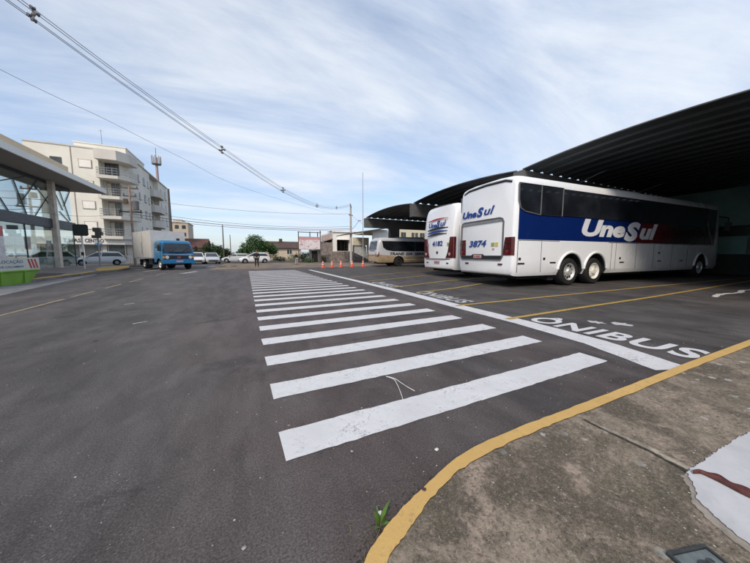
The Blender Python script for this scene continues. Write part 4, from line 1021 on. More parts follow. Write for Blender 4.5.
# ================================================================== blue box truck
M_truckblue = car_mats('truck_blue', (0.022, 0.17, 0.36))
tr = thing('box_truck', 'blue cab-over truck with a plain cream and grey box body standing on the street', 'truck', (-5.05, 26.6, 0), R(-60))
def truck():
    # local x forward from the front axle; the box sits behind the cab
    g = MB(); g.box(-5.25, -1.05, -1.18, 1.18, .95, 3.08); g.build('cargo_box', pm('box_cream', (0.60, 0.585, 0.56), 0.6, var=0.06, dirt=(0.48, 0.46, 0.43)), tr)
    g = MB()
    for y in (-1.185, 1.175): g.box(-3.05, -3.0, y, y + .01, 1.0, 3.0)
    g.build('box_seams', M_grey, tr)
    g = MB(); g.box(-3.2, -3.12, -1.21, -1.17, 1.2, 2.2); g.build('door_bar', M_galv, tr)
    g = MB(); g.box(-5.27, -1.03, -1.2, 1.2, .86, .95); g.box(-5.28, -5.23, -1.2, 1.2, .95, 3.1); g.build('box_rail', M_alu, tr)
    rings = []
    for x, z0, z1, w in ((-.98, .62, 2.18, 1.05), (-.9, .60, 2.26, 1.08), (.25, .55, 2.28, 1.08), (.42, .55, 2.2, 1.05)):
        rings.append([(x, -w, z0), (x, -w, 1.35), (x, -w * .93, z1 - .12), (x, -w * .82, z1), (x, w * .82, z1), (x, w * .93, z1 - .12), (x, w, 1.35), (x, w, z0)])
    # sloping front
    rings.append([(.78, -1.04, .52), (.78, -1.04, 1.32), (.50, -.96, 2.06), (.46, -.82, 2.16), (.46, .82, 2.16), (.50, .96, 2.06), (.78, 1.04, 1.32), (.78, 1.04, .52)])
    g = MB(); g.loft(rings); o = g.build('cab', [M_truckblue, MATS['dark_void']], tr)
    c = MB()
    for s in (-1, 1): c.cyl((0, s * .75, .42), (0, s * 1.4, .42), .50, n=22)
    boolean(o, c, [(0, s, .42, .50, 1.08) for s in (-1, 1)])
    g = MB(); g.prism([(.80, -.95, 1.38), (.80, .95, 1.38), (.545, .84, 2.04), (.545, -.84, 2.04)], (.02, 0, .006)); g.build('windscreen', M_carglass, tr)
    for y in (-.5, .25):
        g = MB(); g.bar((.835, y, 1.39), (.70, y + .42, 1.72), .02, .015); g.build('wiper', M_blacktrim, tr)
    g = MB(); g.box(.775, .79, -1.0, 1.0, 1.16, 1.20); g.build('cab_stripe', pm('cab_stripe_pale', (0.35, 0.45, 0.55), 0.5), tr)
    for s in (-1, 1):
        g = MB(); g.prism([(-.70, s * 1.055, 1.42), (.50, s * 1.055, 1.42), (.36, s * 1.015, 2.02), (-.66, s * 1.015, 2.02)], (0, s * .012, 0)); g.build('side_window', M_carglass, tr)
        g = MB(); g.cyl((.78, s * .78, .98), (.82, s * .78, .98), .12, n=16); g.build('headlight', M_clearlens, tr, smooth=40)
        g = MB(); g.box(.76, .81, s * .99 - .06, s * .99 + .06, .9, 1.06); g.build('indicator', M_amber, tr)
        g = MB(); g.tube([(.5, s * 1.05, 2.0), (.75, s * 1.25, 1.95), (.75, s * 1.25, 1.8)], .018, 5); g.box(.71, .77, s * 1.25 - .09, s * 1.25 + .09, 1.45, 1.85); g.build('mirror', M_blacktrim, tr)
        g = MB(); g.box(.0, .02, s * 1.06, s * 1.07, 1.0, 1.1); g.build('door_handle', M_blacktrim, tr)
        for x in (0, -3.3):
            wheel(tr, x, s * (.98 if x == 0 else 1.02), .42, .24 if x == 0 else .42, s, M_steel, 6)
    g = MB(); g.box(.78, .795, -.98, .98, .86, 1.10); gr = g.build('grille', M_blacktrim, tr)
    g = MB(); g.box(.80, .81, -.12, .12, .93, 1.03); g.build('badge', pm('badge_red', (0.4, 0.06, 0.06), 0.4), gr)
    g = MB(); g.box(.70, .90, -1.12, 1.12, .50, .74); g.build('bumper', M_truckblue, tr)
    g = MB(); g.box(.90, .912, -.24, .24, .60, .73); g.build('number_plate', M_plate, tr)
    g = MB(); g.box(-4.8, .4, -.45, -.30, .5, .72); g.box(-4.8, .4, .30, .45, .5, .72); g.box(-3.4, -3.2, -.9, .9, .36, .5); g.box(-.1, .1, -.9, .9, .36, .5); g.box(-2.4, -1.6, -1.0, -.5, .4, .85); g.build('chassis', M_blacktrim, tr)
    g = MB(); g.box(-4.2, -4.16, -1.1, 1.1, .3, .8); g.build('mud_flap', M_rubber, tr)
    g = MB(); g.cyl((-.6, .5, 2.27), (-.6, .5, 2.5), .12, n=12); g.build('roof_beacon', M_blacktrim, tr, smooth=40)
truck()

# ================================================================== skip with warning boards
sk = thing('skip_container', 'lime green rubbish skip with white boards striped red at both ends by the left kerb', 'skip', (-8.12, 15.4, .006))
M_lime = pm('skip_green', (0.20, 0.40, 0.035), 0.6, var=0.15, scale=2, dirt=(0.24, 0.33, 0.12))
g = MB(); ring0 = [(-1.5, -.95, .0), (0.0, -.95, .0), (0.0, .95, .0), (-1.5, .95, .0)]; ring1 = [(-1.7, -1.52, .52), (.06, -1.52, .52), (.06, 1.52, .52), (-1.7, 1.52, .52)]
ring2 = [(-1.66, -1.47, .50), (.02, -1.47, .50), (.02, 1.47, .50), (-1.66, 1.47, .50)]; ring3 = [(-1.46, -0.92, .05), (-.04, -0.92, .05), (-.04, 0.92, .05), (-1.46, 0.92, .05)]
g.loft([ring0, ring1, ring2, ring3]); g.build('body', M_lime, sk)
g = MB(); g.tube([(.07, -1.52, .52), (.07, 1.52, .52)], .035, 6); g.tube([(.06, -.6, .03), (.07, -.6, 0.51)], .03, 6); g.tube([(.06, .6, .03), (.07, .6, 0.51)], .03, 6); g.build('rim_rail', M_lime, sk)
M_board = pm('board_cream', (0.66, 0.64, 0.56), 0.7, var=0.08, scale=2, dirt=(0.5, 0.48, 0.4))
g = MB(); g.box(.02, .06, -1.54, 1.54, .55, 1.03); bd = g.build('warning_board', M_board, sk)
for s in (-1, 1):
    for k in range(3):
        y = s * (1.03 + .19 * k); g = MB(); g.prism([(.062, y - .05, .60), (.062, y + .05, .60), (.062, y + .05 + s * -.15, .98), (.062, y - .05 + s * -.15, .98)], (.004, 0, 0))
        g.build('red_stripe', pm('stripe_red', (0.5, 0.05, 0.04), 0.6), bd)
lettering('board_lettering', 'LOCAÇÃO', pm('board_blue', (0.12, 0.22, 0.32), 0.6), bd, (.063, -.62, .80), EAST, w=1.2, h=.17, bold=.02)
lettering('board_lettering', 'DE CAÇAMBAS', pm('board_blue'), bd, (.063, -.62, .64), EAST, w=1.2, h=.09, bold=.02)
g = MB(); g.box(-1.68, -1.64, -1.54, 1.54, .55, 1.03); g.build('warning_board', M_board, sk)
g = MB()
for k in range(9):
    random.seed(70 + k); x = random.uniform(-1.4, -.2); y = -1.1 + k * .27; g.bar((x - .3, y - .2, .36), (x + .3, y + .2, .52), .18, .12)
g.build('rubble', M_concrete, sk)

# ================================================================== traffic signs seen from behind
ts = thing('traffic_sign', 'traffic sign seen from its black back on a slim white post', 'sign', (-10.83, 27.7, .12))
g = MB(); g.cyl((0, 0, 0), (0, 0, 3.2), .055, n=10); g.build('post', pm('post_white', (0.66, 0.65, 0.62), 0.6), ts, smooth=40)
g = MB(); sz = .42; cz = 2.85
g.prism([(-sz, -.07, cz - sz * .8), (-sz * .8, -.07, cz - sz), (sz * .8, -.07, cz - sz), (sz, -.07, cz - sz * .8), (sz, -.07, cz + sz * .8), (sz * .8, -.07, cz + sz), (-sz * .8, -.07, cz + sz), (-sz, -.07, cz + sz * .8)], (0, -.02, 0)); g.build('sign_plate', pm('sign_black', (0.02, 0.028, 0.026), 0.5), ts)
g = MB(); g.box(-.07, .07, -.13, -.09, 1.0, 1.25); g.build('small_plate', M_blacktrim, ts)
ts2 = thing('traffic_signal', 'grey post carrying a small brown signal head behind the black sign', 'traffic light', (-11.6, 32.3, .12))
g = MB(); g.cyl((0, 0, 0), (0, 0, 3.4), .06, n=10); g.build('post', M_galv, ts2, smooth=40)
g = MB(); g.box(-.35, .2, -.14, .14, 2.5, 2.75); g.box(-.12, .35, -.14, .14, 2.75, 3.05); g.box(-.25, .25, -.14, .14, 3.05, 3.4); g.build('signal_head', pm('signal_brown', (0.10, 0.085, 0.07), 0.6), ts2)
for z in (2.62, 2.9, 3.22):
    g = MB(); g.cyl((0.05, .14, z), (0.05, .24, z), .1, n=12); g.build('lens_hood', M_blacktrim, ts2)

# ================================================================== background buildings
def roof_mat(name, col):
    N = Nodes(name, 0.9); w = N.new('ShaderNodeTexWave'); w.inputs['Scale'].default_value = 6; w.inputs['Distortion'].default_value = 1.0
    N.t.links.new(N.tc.outputs['Object'], w.inputs['Vector'])
    N.color(N.mix(N.ramp(N.noise(1.2, 5), .35, .7), tuple(c * .7 for c in col), N.mix(N.ramp(w.outputs[1], .2, .8, 0, .35), col, tuple(c * 1.4 for c in col)))); return N.m
M_rooftile = roof_mat('brown_roof', (0.095, 0.06, 0.05)); M_rooftile2 = roof_mat('red_roof', (0.14, 0.065, 0.05))
def house(name, label, x0, x1, y, depth, ze, zr, wall, roof, wins, cat='house'):
    t = thing(name, label, cat, ((x0 + x1) / 2, y, 0)); w = (x1 - x0) / 2
    g = MB(); g.box(-w, w, 0, depth, 0, ze); g.prism([(-w, .0, ze), (-w, depth, ze), (-w, depth / 2, zr - .12)], (.2, 0, 0)); g.prism([(w, .0, ze), (w, depth, ze), (w, depth / 2, zr - .12)], (-.2, 0, 0)); g.build('wall', wall, t)
    g = MB()
    for s in (0, 1):
        ya = -.45 if s == 0 else depth + .45
        g.prism([(-w - .35, ya, ze - .1), (w + .35, ya, ze - .1), (w + .35, depth / 2, zr), (-w - .35, depth / 2, zr)], (0, 0, .1))
    g.build('roof', roof, t)
    for a, b, c, d in wins:
        g = MB(); g.box(a, b, -.03, .04, c, d); wi = g.build('window', M_houseglass, t)
        g = MB(); g.box(a - .06, b + .06, -.08, -.031, c - .08, c); g.box(a - .06, a, -.06, -.031, c, d); g.box(b, b + .06, -.06, -.031, c, d); g.box((a + b) / 2 - .03, (a + b) / 2 + .03, -.06, -.031, c, d); g.build('frame', M_shutter, wi)
    return t
hs = house('house', 'cream house with a brown tiled roof behind the shrubs, right of the large tree', 2.6, 11.2, 62, 7, 2.7, 4.1, pm('house_cream', (0.56, 0.47, 0.36), 0.9, var=0.08, dirt=(0.42, 0.35, 0.27)), M_rooftile, [(1.35, 2.35, 1.35, 2.25), (-2.4, -1.6, 1.3, 2.2)])
g = MB(); g.box(.1, .75, 2.6, 3.2, 3.5, 4.75); g.build('chimney', M_rooftile, hs)
house('house', 'far house with a reddish roof just above the nose of the blue truck', -10.2, -6.4, 58, 6, 2.5, 4.1, pm('house_pink', (0.50, 0.37, 0.28), 0.9, dirt=(0.36, 0.27, 0.2)), M_rooftile2, [(-.4, .4, 1.2, 2.0), (.9, 1.5, 1.2, 2.0)])
t = thing('apartment_building', 'low cream building with a stepped top behind the dark pole, beyond the apartment block', 'building', (-15, 86, 0))
g = MB(); g.box(-1.6, 1.9, 0, 8, 0, 9.4); g.box(-1.3, .6, .5, 6, 9.4, 10.3); g.build('wall', pm('far_cream', (0.52, 0.44, 0.35), 0.9, dirt=(0.4, 0.33, 0.26)), t)
g = MB(); g.box(-1.7, 2.05, -.15, 8, 9.4, 9.6); g.build('parapet', M_apt2, t)
for x in (-.9, .6):
    for z in (6.0, 7.9):
        g = MB(); g.box(x, x + .8, -.05, .05, z, z + .9); g.build('window', M_houseglass, t)

# white workshop with a dark opening and a stone ramp wall
wk = thing('white_workshop', 'white flat topped building with a wide dark opening behind the traffic cones', 'building', (13.75, 46, 0))
M_wk = pm('workshop_white', (0.78, 0.76, 0.71), 0.9, var=0.08, scale=0.6, dirt=(0.6, 0.57, 0.5))
M_wkb = pm('workshop_side', (0.50, 0.38, 0.34), 0.9, var=0.15, scale=0.8, dirt=(0.2, 0.17, 0.15))
g = MB(); g.box(0, .7, 0, .3, 0, 5.1); g.box(2.9, 3.6, 0, .3, 0, 5.1); g.box(.7, 2.9, 0, .3, 3.75, 5.1); g.box(.7, 2.9, 0, .3, 0, 1.85); g.box(0, 3.6, .3, 8, 4.9, 5.1); g.box(.0, 3.6, 6, 6.2, 0, 4.9); g.box(3.4, 3.6, .3, 8, 0, 4.9); g.build('wall', M_wk, wk)
g = MB(); g.box(-.02, .2, .31, 8, 0, 4.9); g.build('side_wall', M_wkb, wk)
g = MB(); g.box(-.2, 3.7, -.25, .0, 5.1, 5.22); g.box(.7, 2.9, -.5, -.01, 3.78, 3.86); g.build('cornice', M_wk, wk)
for x in (1.4, 2.1):
    g = MB(); g.box(x, x + .07, .1, .2, 1.85, 3.75); g.build('mullion', M_blacktrim, wk)
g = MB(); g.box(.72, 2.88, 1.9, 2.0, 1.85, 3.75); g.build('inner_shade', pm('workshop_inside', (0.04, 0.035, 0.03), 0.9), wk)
g = MB(); g.box(3.6, 6.6, -.3, .0, 2.9, 4.25); g.box(6.3, 6.6, -.3, 0, 0, 2.9); g.box(3.6, 6.6, 1.2, 1.4, .0, 4.2); g.build('annex_wall', pm('annex_cream', (0.58, 0.53, 0.42), 0.9, dirt=(0.44, 0.4, 0.3)), wk)
g = MB(); g.box(3.9, 6.2, -.05, .08, .6, 2.7); g.build('roller_door', pm('roller_grey', (0.46, 0.46, 0.47), 0.6), wk)
g = MB(); g.box(-.2, 7.2, .35, 3, 5.25, 5.38); g.build('roof', M_wk, wk)
M_stone = pm('ramp_stone', (0.24, 0.20, 0.18), 0.95, var=0.45, scale=3.5, bump=0.6, bscale=9, dirt=(0.06, 0.05, 0.045))
g = MB(); g.prism([(-1.9, -1.5, 0), (-1.9, -1.5, 1.2), (-.2, -1.5, 1.75), (2.9, -1.5, 1.8), (6.0, -1.5, .35), (6.0, -1.5, 0)], (0, 1.4, 0)); tag(g.build('stone_wall', M_stone, None, (13.75, 46, 0)), 'dark rough stone ramp wall below the opening of the white workshop', 'wall')
g = MB(); g.box(-1.9, -.05, .2, 6, 0, 3.3); g.prism([(-2.0, .1, 3.3), (-2.0, 6, 3.3), (0, 6, 3.9), (0, .1, 3.9)], (0, 0, .1)); tag(g.build('brick_shed', pm('shed_brown', (0.22, 0.18, 0.165), 0.9, var=0.3, scale=2, dirt=(0.4, 0.37, 0.34)), None, (13.75, 46, 0)), 'stained brown lean-to shed on the left flank of the white workshop', 'shed')

# pale building seen under the canopy behind the minibus
yb = thing('pale_building', 'pale yellow building with small windows seen under the canopy behind the minibus', 'building', (17.6, 38, 0))
g = MB(); g.box(0, 2.6, 0, .3, 0, 5.0, 1); g.box(2.6, 14, 0, .3, 0, 5.6); g.box(0, 14, .3, 8, 4.7, 4.95); g.build('wall', [pm('pale_yellow', (0.62, 0.56, 0.42), 0.9, var=0.06), M_wk], yb)
for x, w in ((4.9, .9), (6.9, .5), (7.6, .5), (8.5, .9)):
    g = MB(); g.box(x, x + w, -.04, .05, 3.5, 4.75); wi = g.build('window', M_houseglass, yb)
    g = MB(); g.box(x - .07, x + w + .07, -.08, -.041, 3.42, 3.5); g.box(x + w / 2 - .025, x + w / 2 + .025, -.08, -.041, 3.5, 4.75); g.build('frame', M_frame, wi)
g = MB(); g.prism([(-4.5, -1.2, 4.05), (2.2, -1.2, 5.2), (2.2, 4, 5.2), (-4.5, 4, 4.05)], (0, 0, .12)); g.build('lean_roof', M_grey, yb)
g = MB(); g.box(-.1, 2.5, -.06, -.01, 1.2, 3.0); g.build('shutter', M_shutter, yb)

# billboard with dark posts, green hut below it
bb = thing('billboard', 'faded pink and white billboard on tall dark posts beyond the yard', 'billboard', (8.9, 42, 0))
N = Nodes('billboard_print', 0.6); X = N.xyz()
blot = N.noise(3.2, 5, .6, .6)
top = N.ramp(N.math('ADD', X[2], N.math('MULTIPLY', blot, .5)), 3.55, 3.75)
c = N.mix(N.ramp(blot, .50, .62), (0.72, 0.66, 0.67), (0.52, 0.32, 0.33)); N.color(N.mix(top, c, (0.55, 0.27, 0.28)))
g = MB(); g.box(-1.58, 1.58, -.12, -.04, 2.05, 3.82); p_ = g.build('panel', N.m, bb)
g = MB(); g.box(-1.6, 1.6, -.125, -.03, 1.98, 2.05); g.box(-1.6, 1.6, -.125, -.03, 3.82, 3.88); g.build('panel_frame', M_galv, p_)
for x in (-1.62, .08, 1.25, 1.66):
    g = MB(); g.box(x - .06, x + .06, -.03, .09, 0, 4.65 if x != 1.66 else 4.9); g.build('post', M_wood, bb)
g = MB(); g.box(-1.7, 1.8, -.02, .06, 4.5, 4.6); g.build('cross_beam', M_wood, bb)
g = MB(); g.box(-.7, .7, -.7, .7, 0, 1.85, 0); g.box(-.6, .35, -.72, -.70, .05, 1.75, 1); g.box(-.8, .8, -.8, .8, 1.85, 1.95, 0)
tag(g.build('kiosk_hut', [pm('hut_grey', (0.25, 0.25, 0.23), 0.8), MATS['dark_void']], None, (9.9, 43.2, 0)), 'small hut with a dark doorway below the billboard', 'hut')

# ================================================================== vegetation
def leaf_mat(name, lo, hi):
    N = Nodes(name, 0.6, 0, 0.3)
    c = N.mix(N.ramp(N.noise(1.1, 4), .32, .68), lo, hi)
    c = N.mix(N.ramp(N.noise(9, 3), .45, .7, 0, .5), c, tuple(min(1, x * 1.7) for x in hi)); N.color(c)
    N.b.inputs['Transmission Weight'].default_value = 0.0
    return N.m
M_bark = pm('bark', (0.09, 0.07, 0.055), 0.95, var=0.3, scale=6, bump=0.5, bscale=20)
def leaves(mb, c, rad, n, size):
    for _ in range(n):
        while True:
            p = Vector((random.uniform(-1, 1), random.uniform(-1, 1), random.uniform(-1, 1)))
            if p.length < 1: break
        p = p * (0.55 + 0.45 * random.random()) if random.random() < .4 else p.normalized() * (random.uniform(.62, 1.0) + .28 * random.random() ** 3)
        q = Vector(c) + Vector((p.x * rad[0], p.y * rad[1], p.z * rad[2]))
        if q.z < .08: continue
        e = Euler((random.uniform(-1, 1), random.uniform(-1, 1), random.uniform(0, 6.3))).to_matrix(); s = size * random.uniform(.6, 1.35)
        vs = [q + e @ Vector(v) for v in ((-s * .5, 0, 0), (0, -s * .32, -s * .06), (s * .6, 0, 0), (0, s * .32, -s * .06))]
        mb.add(vs, [(0, 1, 2, 3)])
def tree(name, label, loc, h, clumps, mat, seed, n=900, size=.26, trunk=.14, group=None):
    random.seed(seed); t = thing(name, label, 'tree', loc, 0, group)
    g = MB(); g.tube([(0, 0, 0), (.05, .03, h * .25), (-.04, 0, h * .5), (.02, .03, h * .8)], [trunk, trunk * .8, trunk * .6, trunk * .2], 8)
    for c, r in clumps:
        z0 = min(h * .5, c[2] * .5); g.tube([(0, 0, z0), (c[0] * .5, c[1] * .5, (z0 + c[2]) * .52), c], [trunk * .5, trunk * .33, trunk * .1], 6)
    g.build('trunk', M_bark, t, smooth=60)
    g = MB()
    for c, r in clumps: leaves(g, c, r, n, size)
    g.build('crown', mat, t, recalc=False)
    return t
M_leafA = leaf_mat('leaf_fresh', (0.028, 0.068, 0.018), (0.062, 0.125, 0.035))
M_leafB = leaf_mat('leaf_dark', (0.022, 0.045, 0.02), (0.045, 0.078, 0.03))
M_leafC = leaf_mat('leaf_olive', (0.05, 0.06, 0.02), (0.09, 0.10, 0.035))
tree('leafy_tree', 'large rounded green tree behind the white hatchback and the standing person', (1.6, 49.5, 0), 4.4,
     [((0, 0, 3.5), (1.35, 1.2, 1.0)), ((-1.2, .2, 2.3), (1.2, 1.1, 1.0)), ((1.5, 0, 2.5), (1.5, 1.2, .95)), ((.4, -.5, 2.3), (1.4, 1.1, 1.1)), ((-1.9, 0, 1.4), (.9, .9, .8)), ((2.7, .3, 2.0), (.85, .8, .7))], M_leafA, 1, 1300, .21)
for i, (lab, x, y, h, cl, m) in enumerate((
    ('rounded olive bush at the left end of the far greenery, next to the truck', -7.1, 54, 2.0, [((0, 0, 1.2), (1.2, 1.0, .95)), ((.8, .2, 1.0), (.8, .8, .8))], M_leafC),
    ('tallest dark tree in the far greenery right of the truck', -5.6, 56, 3.4, [((0, 0, 2.5), (1.0, .9, .9)), ((-.7, 0, 1.5), (.9, .9, .9)), ((.7, 0, 1.6), (.9, .9, .9))], M_leafB),
    ('dark bushy tree in the middle of the far greenery', -4.2, 55, 3.0, [((0, 0, 2.1), (1.0, .9, .8)), ((-.3, 0, 1.1), (1.0, .9, .9)), ((.7, 0, 1.2), (.8, .8, .9))], M_leafB),
    ('low tree at the right end of the far greenery under the thin poles', -2.9, 54, 2.5, [((0, 0, 1.5), (.7, .7, .8)), ((.4, 0, .8), (.7, .7, .7)), ((-.5, 0, .9), (.7, .7, .7))], M_leafB))):
    tree('leafy_tree', lab, (x, y, 0), h, cl, m, 20 + i, 950, .2, .1)
def shrub(label, loc, r, mat, seed, n=500, size=.2):
    random.seed(seed); t = thing('shrub', label, 'shrub', loc)
    g = MB()
    for k in range(5): a = k * 1.26; g.tube([(0, 0, 0), (math.cos(a) * r[0] * .4, math.sin(a) * r[1] * .4, r[2] * .9)], [.03, .01], 5)
    g.build('stem', M_bark, t); g = MB(); leaves(g, (0, 0, r[2] * .8), r, n, size); g.build('foliage', mat, t, recalc=False)
shrub('dry yellowish shrub against the cream house wall', (5.2, 58.5, 0), (1.0, .8, 1.2), M_leafC, 41)
shrub('low dark shrub in front of the cream house, left', (5.8, 53, 0), (1.1, .6, .5), M_leafB, 42)
shrub('low green shrub in front of the cream house window', (8.2, 53, 0), (1.3, .6, .7), M_leafA, 43)
shrub('leafy shrub under the left end of the billboard', (8.3, 44.5, 0), (.7, .6, .9), M_leafB, 44)
shrub('bright green plants at the foot of the billboard', (8.6, 41.2, 0), (.9, .4, .4), M_leafA, 45, 400, .15)
shrub('scrubby bush beside the stone ramp wall', (11.2, 43.8, 0), (.8, .5, .6), M_leafC, 46, 400, .16)
# distant dark tree line closing the street
random.seed(77); g = MB()
for k in range(60):
    x = -70 + k * 3.2 + random.uniform(-1, 1); y = random.uniform(150, 190); leaves(g, (x, y, 1.4), (3.0, 2, random.uniform(1.5, 3.2)), 60, 1.0)
tag(g.build('distant_trees', M_leafB, recalc=False), 'low dark band of distant trees along the horizon', 'woodland', kind='stuff')

# ================================================================== poles and cables
def pole(name, label, loc, h, r, mat, fn=None, cat='utility pole'):
    t = thing(name, label, cat, loc)
    g = MB(); g.cyl((0, 0, 0), (0, 0, h), r, r * .6, n=12); g.build('post', mat, t, smooth=40)
    if fn: fn(t, h)
    return t
M_polec = pm('pole_concrete', (0.40, 0.385, 0.36), 0.85, var=0.1)
def arm_a(t, h):
    g = MB(); g.bar((-.1, -.5, h - .35), (.2, .7, h + .25), .1, .1); g.build('cross_arm', M_grey, t)
    g = MB(); g.bar((-.35, -.2, h - 1.3), (.35, .2, h - 1.3), .09, .12); g.build('cross_arm', M_grey, t)
    for k in range(3):
        q = Vector((-.1, -.5, h - .3)).lerp(Vector((.2, .7, h + .3)), .1 + k * .4)
        g = MB(); g.lathe([(.03, 0), (.07, .04), (.04, .08), (.07, .12), (.04, .16), (.0, .18)], q, (0, 0, 1), 10); g.build('insulator', M_grey, t)
    g = MB(); g.tube([(0, 0, h - 3.4), (.5, -.3, h - 2.9), (1.0, -.6, h - 2.1)], .035, 6); g.box(.9, 1.3, -.75, -.55, h - 2.15, h - 2.05); g.build('lamp_arm', M_galv, t)
pole('utility_pole', 'pale concrete utility pole with a slanted top arm in front of the white workshop', (13.8, 37.3, 0), 8.1, .19, M_polec, arm_a)
def arm_b(t, h):
    for z, l in ((h - .2, .75), (h - 1.0, .55), (h - 2.6, .95)):
        g = MB(); g.bar((-l, 0, z), (l, 0, z), .1, .12); g.build('cross_arm', M_wood, t)
        for x in (-l * .85, 0, l * .85):
            g = MB(); g.lathe([(.03, 0), (.08, .05), (.04, .1), (.08, .15), (.0, .2)], (x, 0, z + .06), (0, 0, 1), 10); g.build('insulator', M_grey, t)
    g = MB(); g.cyl((.45, -.1, h - 2.4), (.45, -.1, h - 1.5), .28, n=14); g.build('transformer', M_grey, t, smooth=40)
    g = MB(); g.box(-.5, -.2, -.2, .1, h - 1.8, h - 1.3); g.build('fuse_box', M_wood, t)
pole('utility_pole', 'brown utility pole with crossarms and a transformer in front of the apartment balconies', (-10.5, 37.0, 0), 8.2, .125, pm('pole_brown', (0.32, 0.22, 0.165), 0.9, var=0.2, scale=4), arm_b)
pole('utility_pole', 'plain dark pole standing at the far right edge of the apartment block', (-10.9, 56, 0), 11.9, .26, pm('pole_dark', (0.12, 0.11, 0.105), 0.9))
pole('utility_pole', 'thin grey pole rising from the far greenery to the low wires', (-3.15, 52, 0), 6.1, .11, M_wood)
pole('utility_pole', 'shortest thin pole right of the far greenery', (-2.13, 52, 0), 4.5, .08, M_wood)
pole('flag_mast', 'tall thin bare mast beside the far corner of the canopy', (14.0, 33.3, 0), 11.6, .055, M_galv, None, 'mast')
def corner_pole(t, h):
    g = MB(); g.bar((-.8, 0, h - .3), (.8, 0, h - .3), .1, .12); g.build('cross_arm', M_wood, t)
pole('utility_pole', 'utility pole behind the photographer that carries the spaced cables overhead', (-12.5, -.78, 0), 9.2, .18, M_polec, corner_pole)
M_cable = pm('cable_black', (0.07, 0.07, 0.075), 0.6)
def sag(p, q, n=24, drop=.6):
    p, q = Vector(p), Vector(q); return [p.lerp(q, k / n) - Vector((0, 0, drop * 4 * (k / n) * (1 - k / n))) for k in range(n + 1)]
# spaced cable bundle from the workshop pole over the street: measured heights along one vertical plane
BZ = [(13.85, 37.4, 8.2), (10.2, 32.1, 6.75), (6.43, 26.6, 5.84), (2.67, 21.17, 5.80), (-.82, 16.11, 6.36), (-3.3, 12.5, 6.88), (-4.66, 10.54, 7.25), (-5.6, 9.2, 7.5), (-8.5, 5.0, 8.2), (-12.5, -.78, 8.9)]
bz = [Vector(p) for p in BZ]
def bspl(pts, n=8):
    out = []
    for i in range(len(pts) - 1):
        p0, p1, p2, p3 = pts[max(i - 1, 0)], pts[i], pts[i + 1], pts[min(i + 2, len(pts) - 1)]
        for k in range(n):
            t = k / n; out.append(0.5 * ((2 * p1) + (p2 - p0) * t + (2 * p0 - 5 * p1 + 4 * p2 - p3) * t * t + (3 * p1 - p0 - 3 * p2 + p3) * t ** 3))
    return out + [pts[-1]]
cv = bspl(bz); side = Vector((.81, -.585, 0))
for k, (a, b) in enumerate(((0, .16), (-.12, 0), (.12, 0), (0, -.13))):
    g = MB(); g.tube([p + side * a + Vector((0, 0, b)) for p in cv], .0085, 5)
    tag(g.build('power_cable', M_cable), ('uppermost cable of the spaced bundle crossing the sky', 'cable on the left of the spaced bundle crossing the sky', 'cable on the right of the spaced bundle crossing the sky', 'lowest cable of the spaced bundle crossing the sky')[k], 'cable', 'power cables of the spaced bundle')
def spacer(p, lab):
    g = MB(); p = Vector(p)
    for a, b in ((0, .16), (-.12, 0), (.12, 0), (0, -.13)):
        q = side * a + Vector((0, 0, b)); g.lathe([(.0, -.05), (.05, -.04), (.03, 0), (.05, .04), (0, .05)], q, (.585, .81, .05), 8); g.bar((0, 0, 0), q, .03, .03)
    g.lathe([(0, -.05), (.06, 0), (0, .05)], (0, 0, 0), (.585, .81, 0), 8)
    tag(g.build('cable_spacer', M_grey, None, p), lab, 'spacer', 'spacers along the cable bundle')
for p, lab in (((-4.62, 10.58, 7.24), 'largest cable spacer, at the top left corner of the sky'), ((-.82, 16.11, 6.36), 'second cable spacer down the bundle, above the phone mast'), ((2.67, 21.17, 5.80), 'third cable spacer down the bundle, in mid sky'), ((6.43, 26.6, 5.84), 'small cable spacer left of the utility pole'), ((10.0, 31.8, 6.7), 'smallest cable spacer next to the utility pole')):
    spacer(p, lab)
def cable(pts, label, r=.012, group='thin wires across the sky'):
    g = MB(); g.tube(pts, r, 5); tag(g.build('overhead_wire', M_cable), label, 'cable', group)
cable(bspl([Vector(p) for p in ((13.85, 37.4, 6.9), (8.61, 29.78, 5.73), (.42, 17.91, 4.92), (-2.25, 14.03, 5.17), (-3.83, 11.75, 5.4), (-5.04, 10.0, 5.5), (-9, 4.3, 6.2), (-12.5, -.78, 6.9))]), 'single thin wire sloping from the left edge towards the utility pole', .005)
cable(sag((-10.5, 37.0, 7.0), (13.8, 37.3, 7.0), 24, .55), 'upper thin wire from the brown pole to the concrete pole', .014)
cable(sag((-10.5, 37.0, 5.4), (13.8, 37.3, 4.9), 24, .6), 'thickest of the low wires between the two utility poles', .03)
cable(sag((-10.5, 37.2, 5.1), (13.8, 37.5, 4.75), 24, .55), 'lowest of the low wires between the two utility poles', .022)
cable(sag((-10.5, 36.8, 5.75), (13.8, 37.1, 5.2), 24, .7), 'uppermost of the low wires between the two utility poles', .018)
cable(sag((-10.5, 37.0, 5.6), (-13.9, 31.0, 4.4), 12, .3), 'short service wire from the brown pole to the commercial building', .012)
cable(sag((13.8, 37.3, 6.9), (18.2, 39.5, 5.4), 12, .3), 'short service wire from the concrete pole to the pale building', .012)

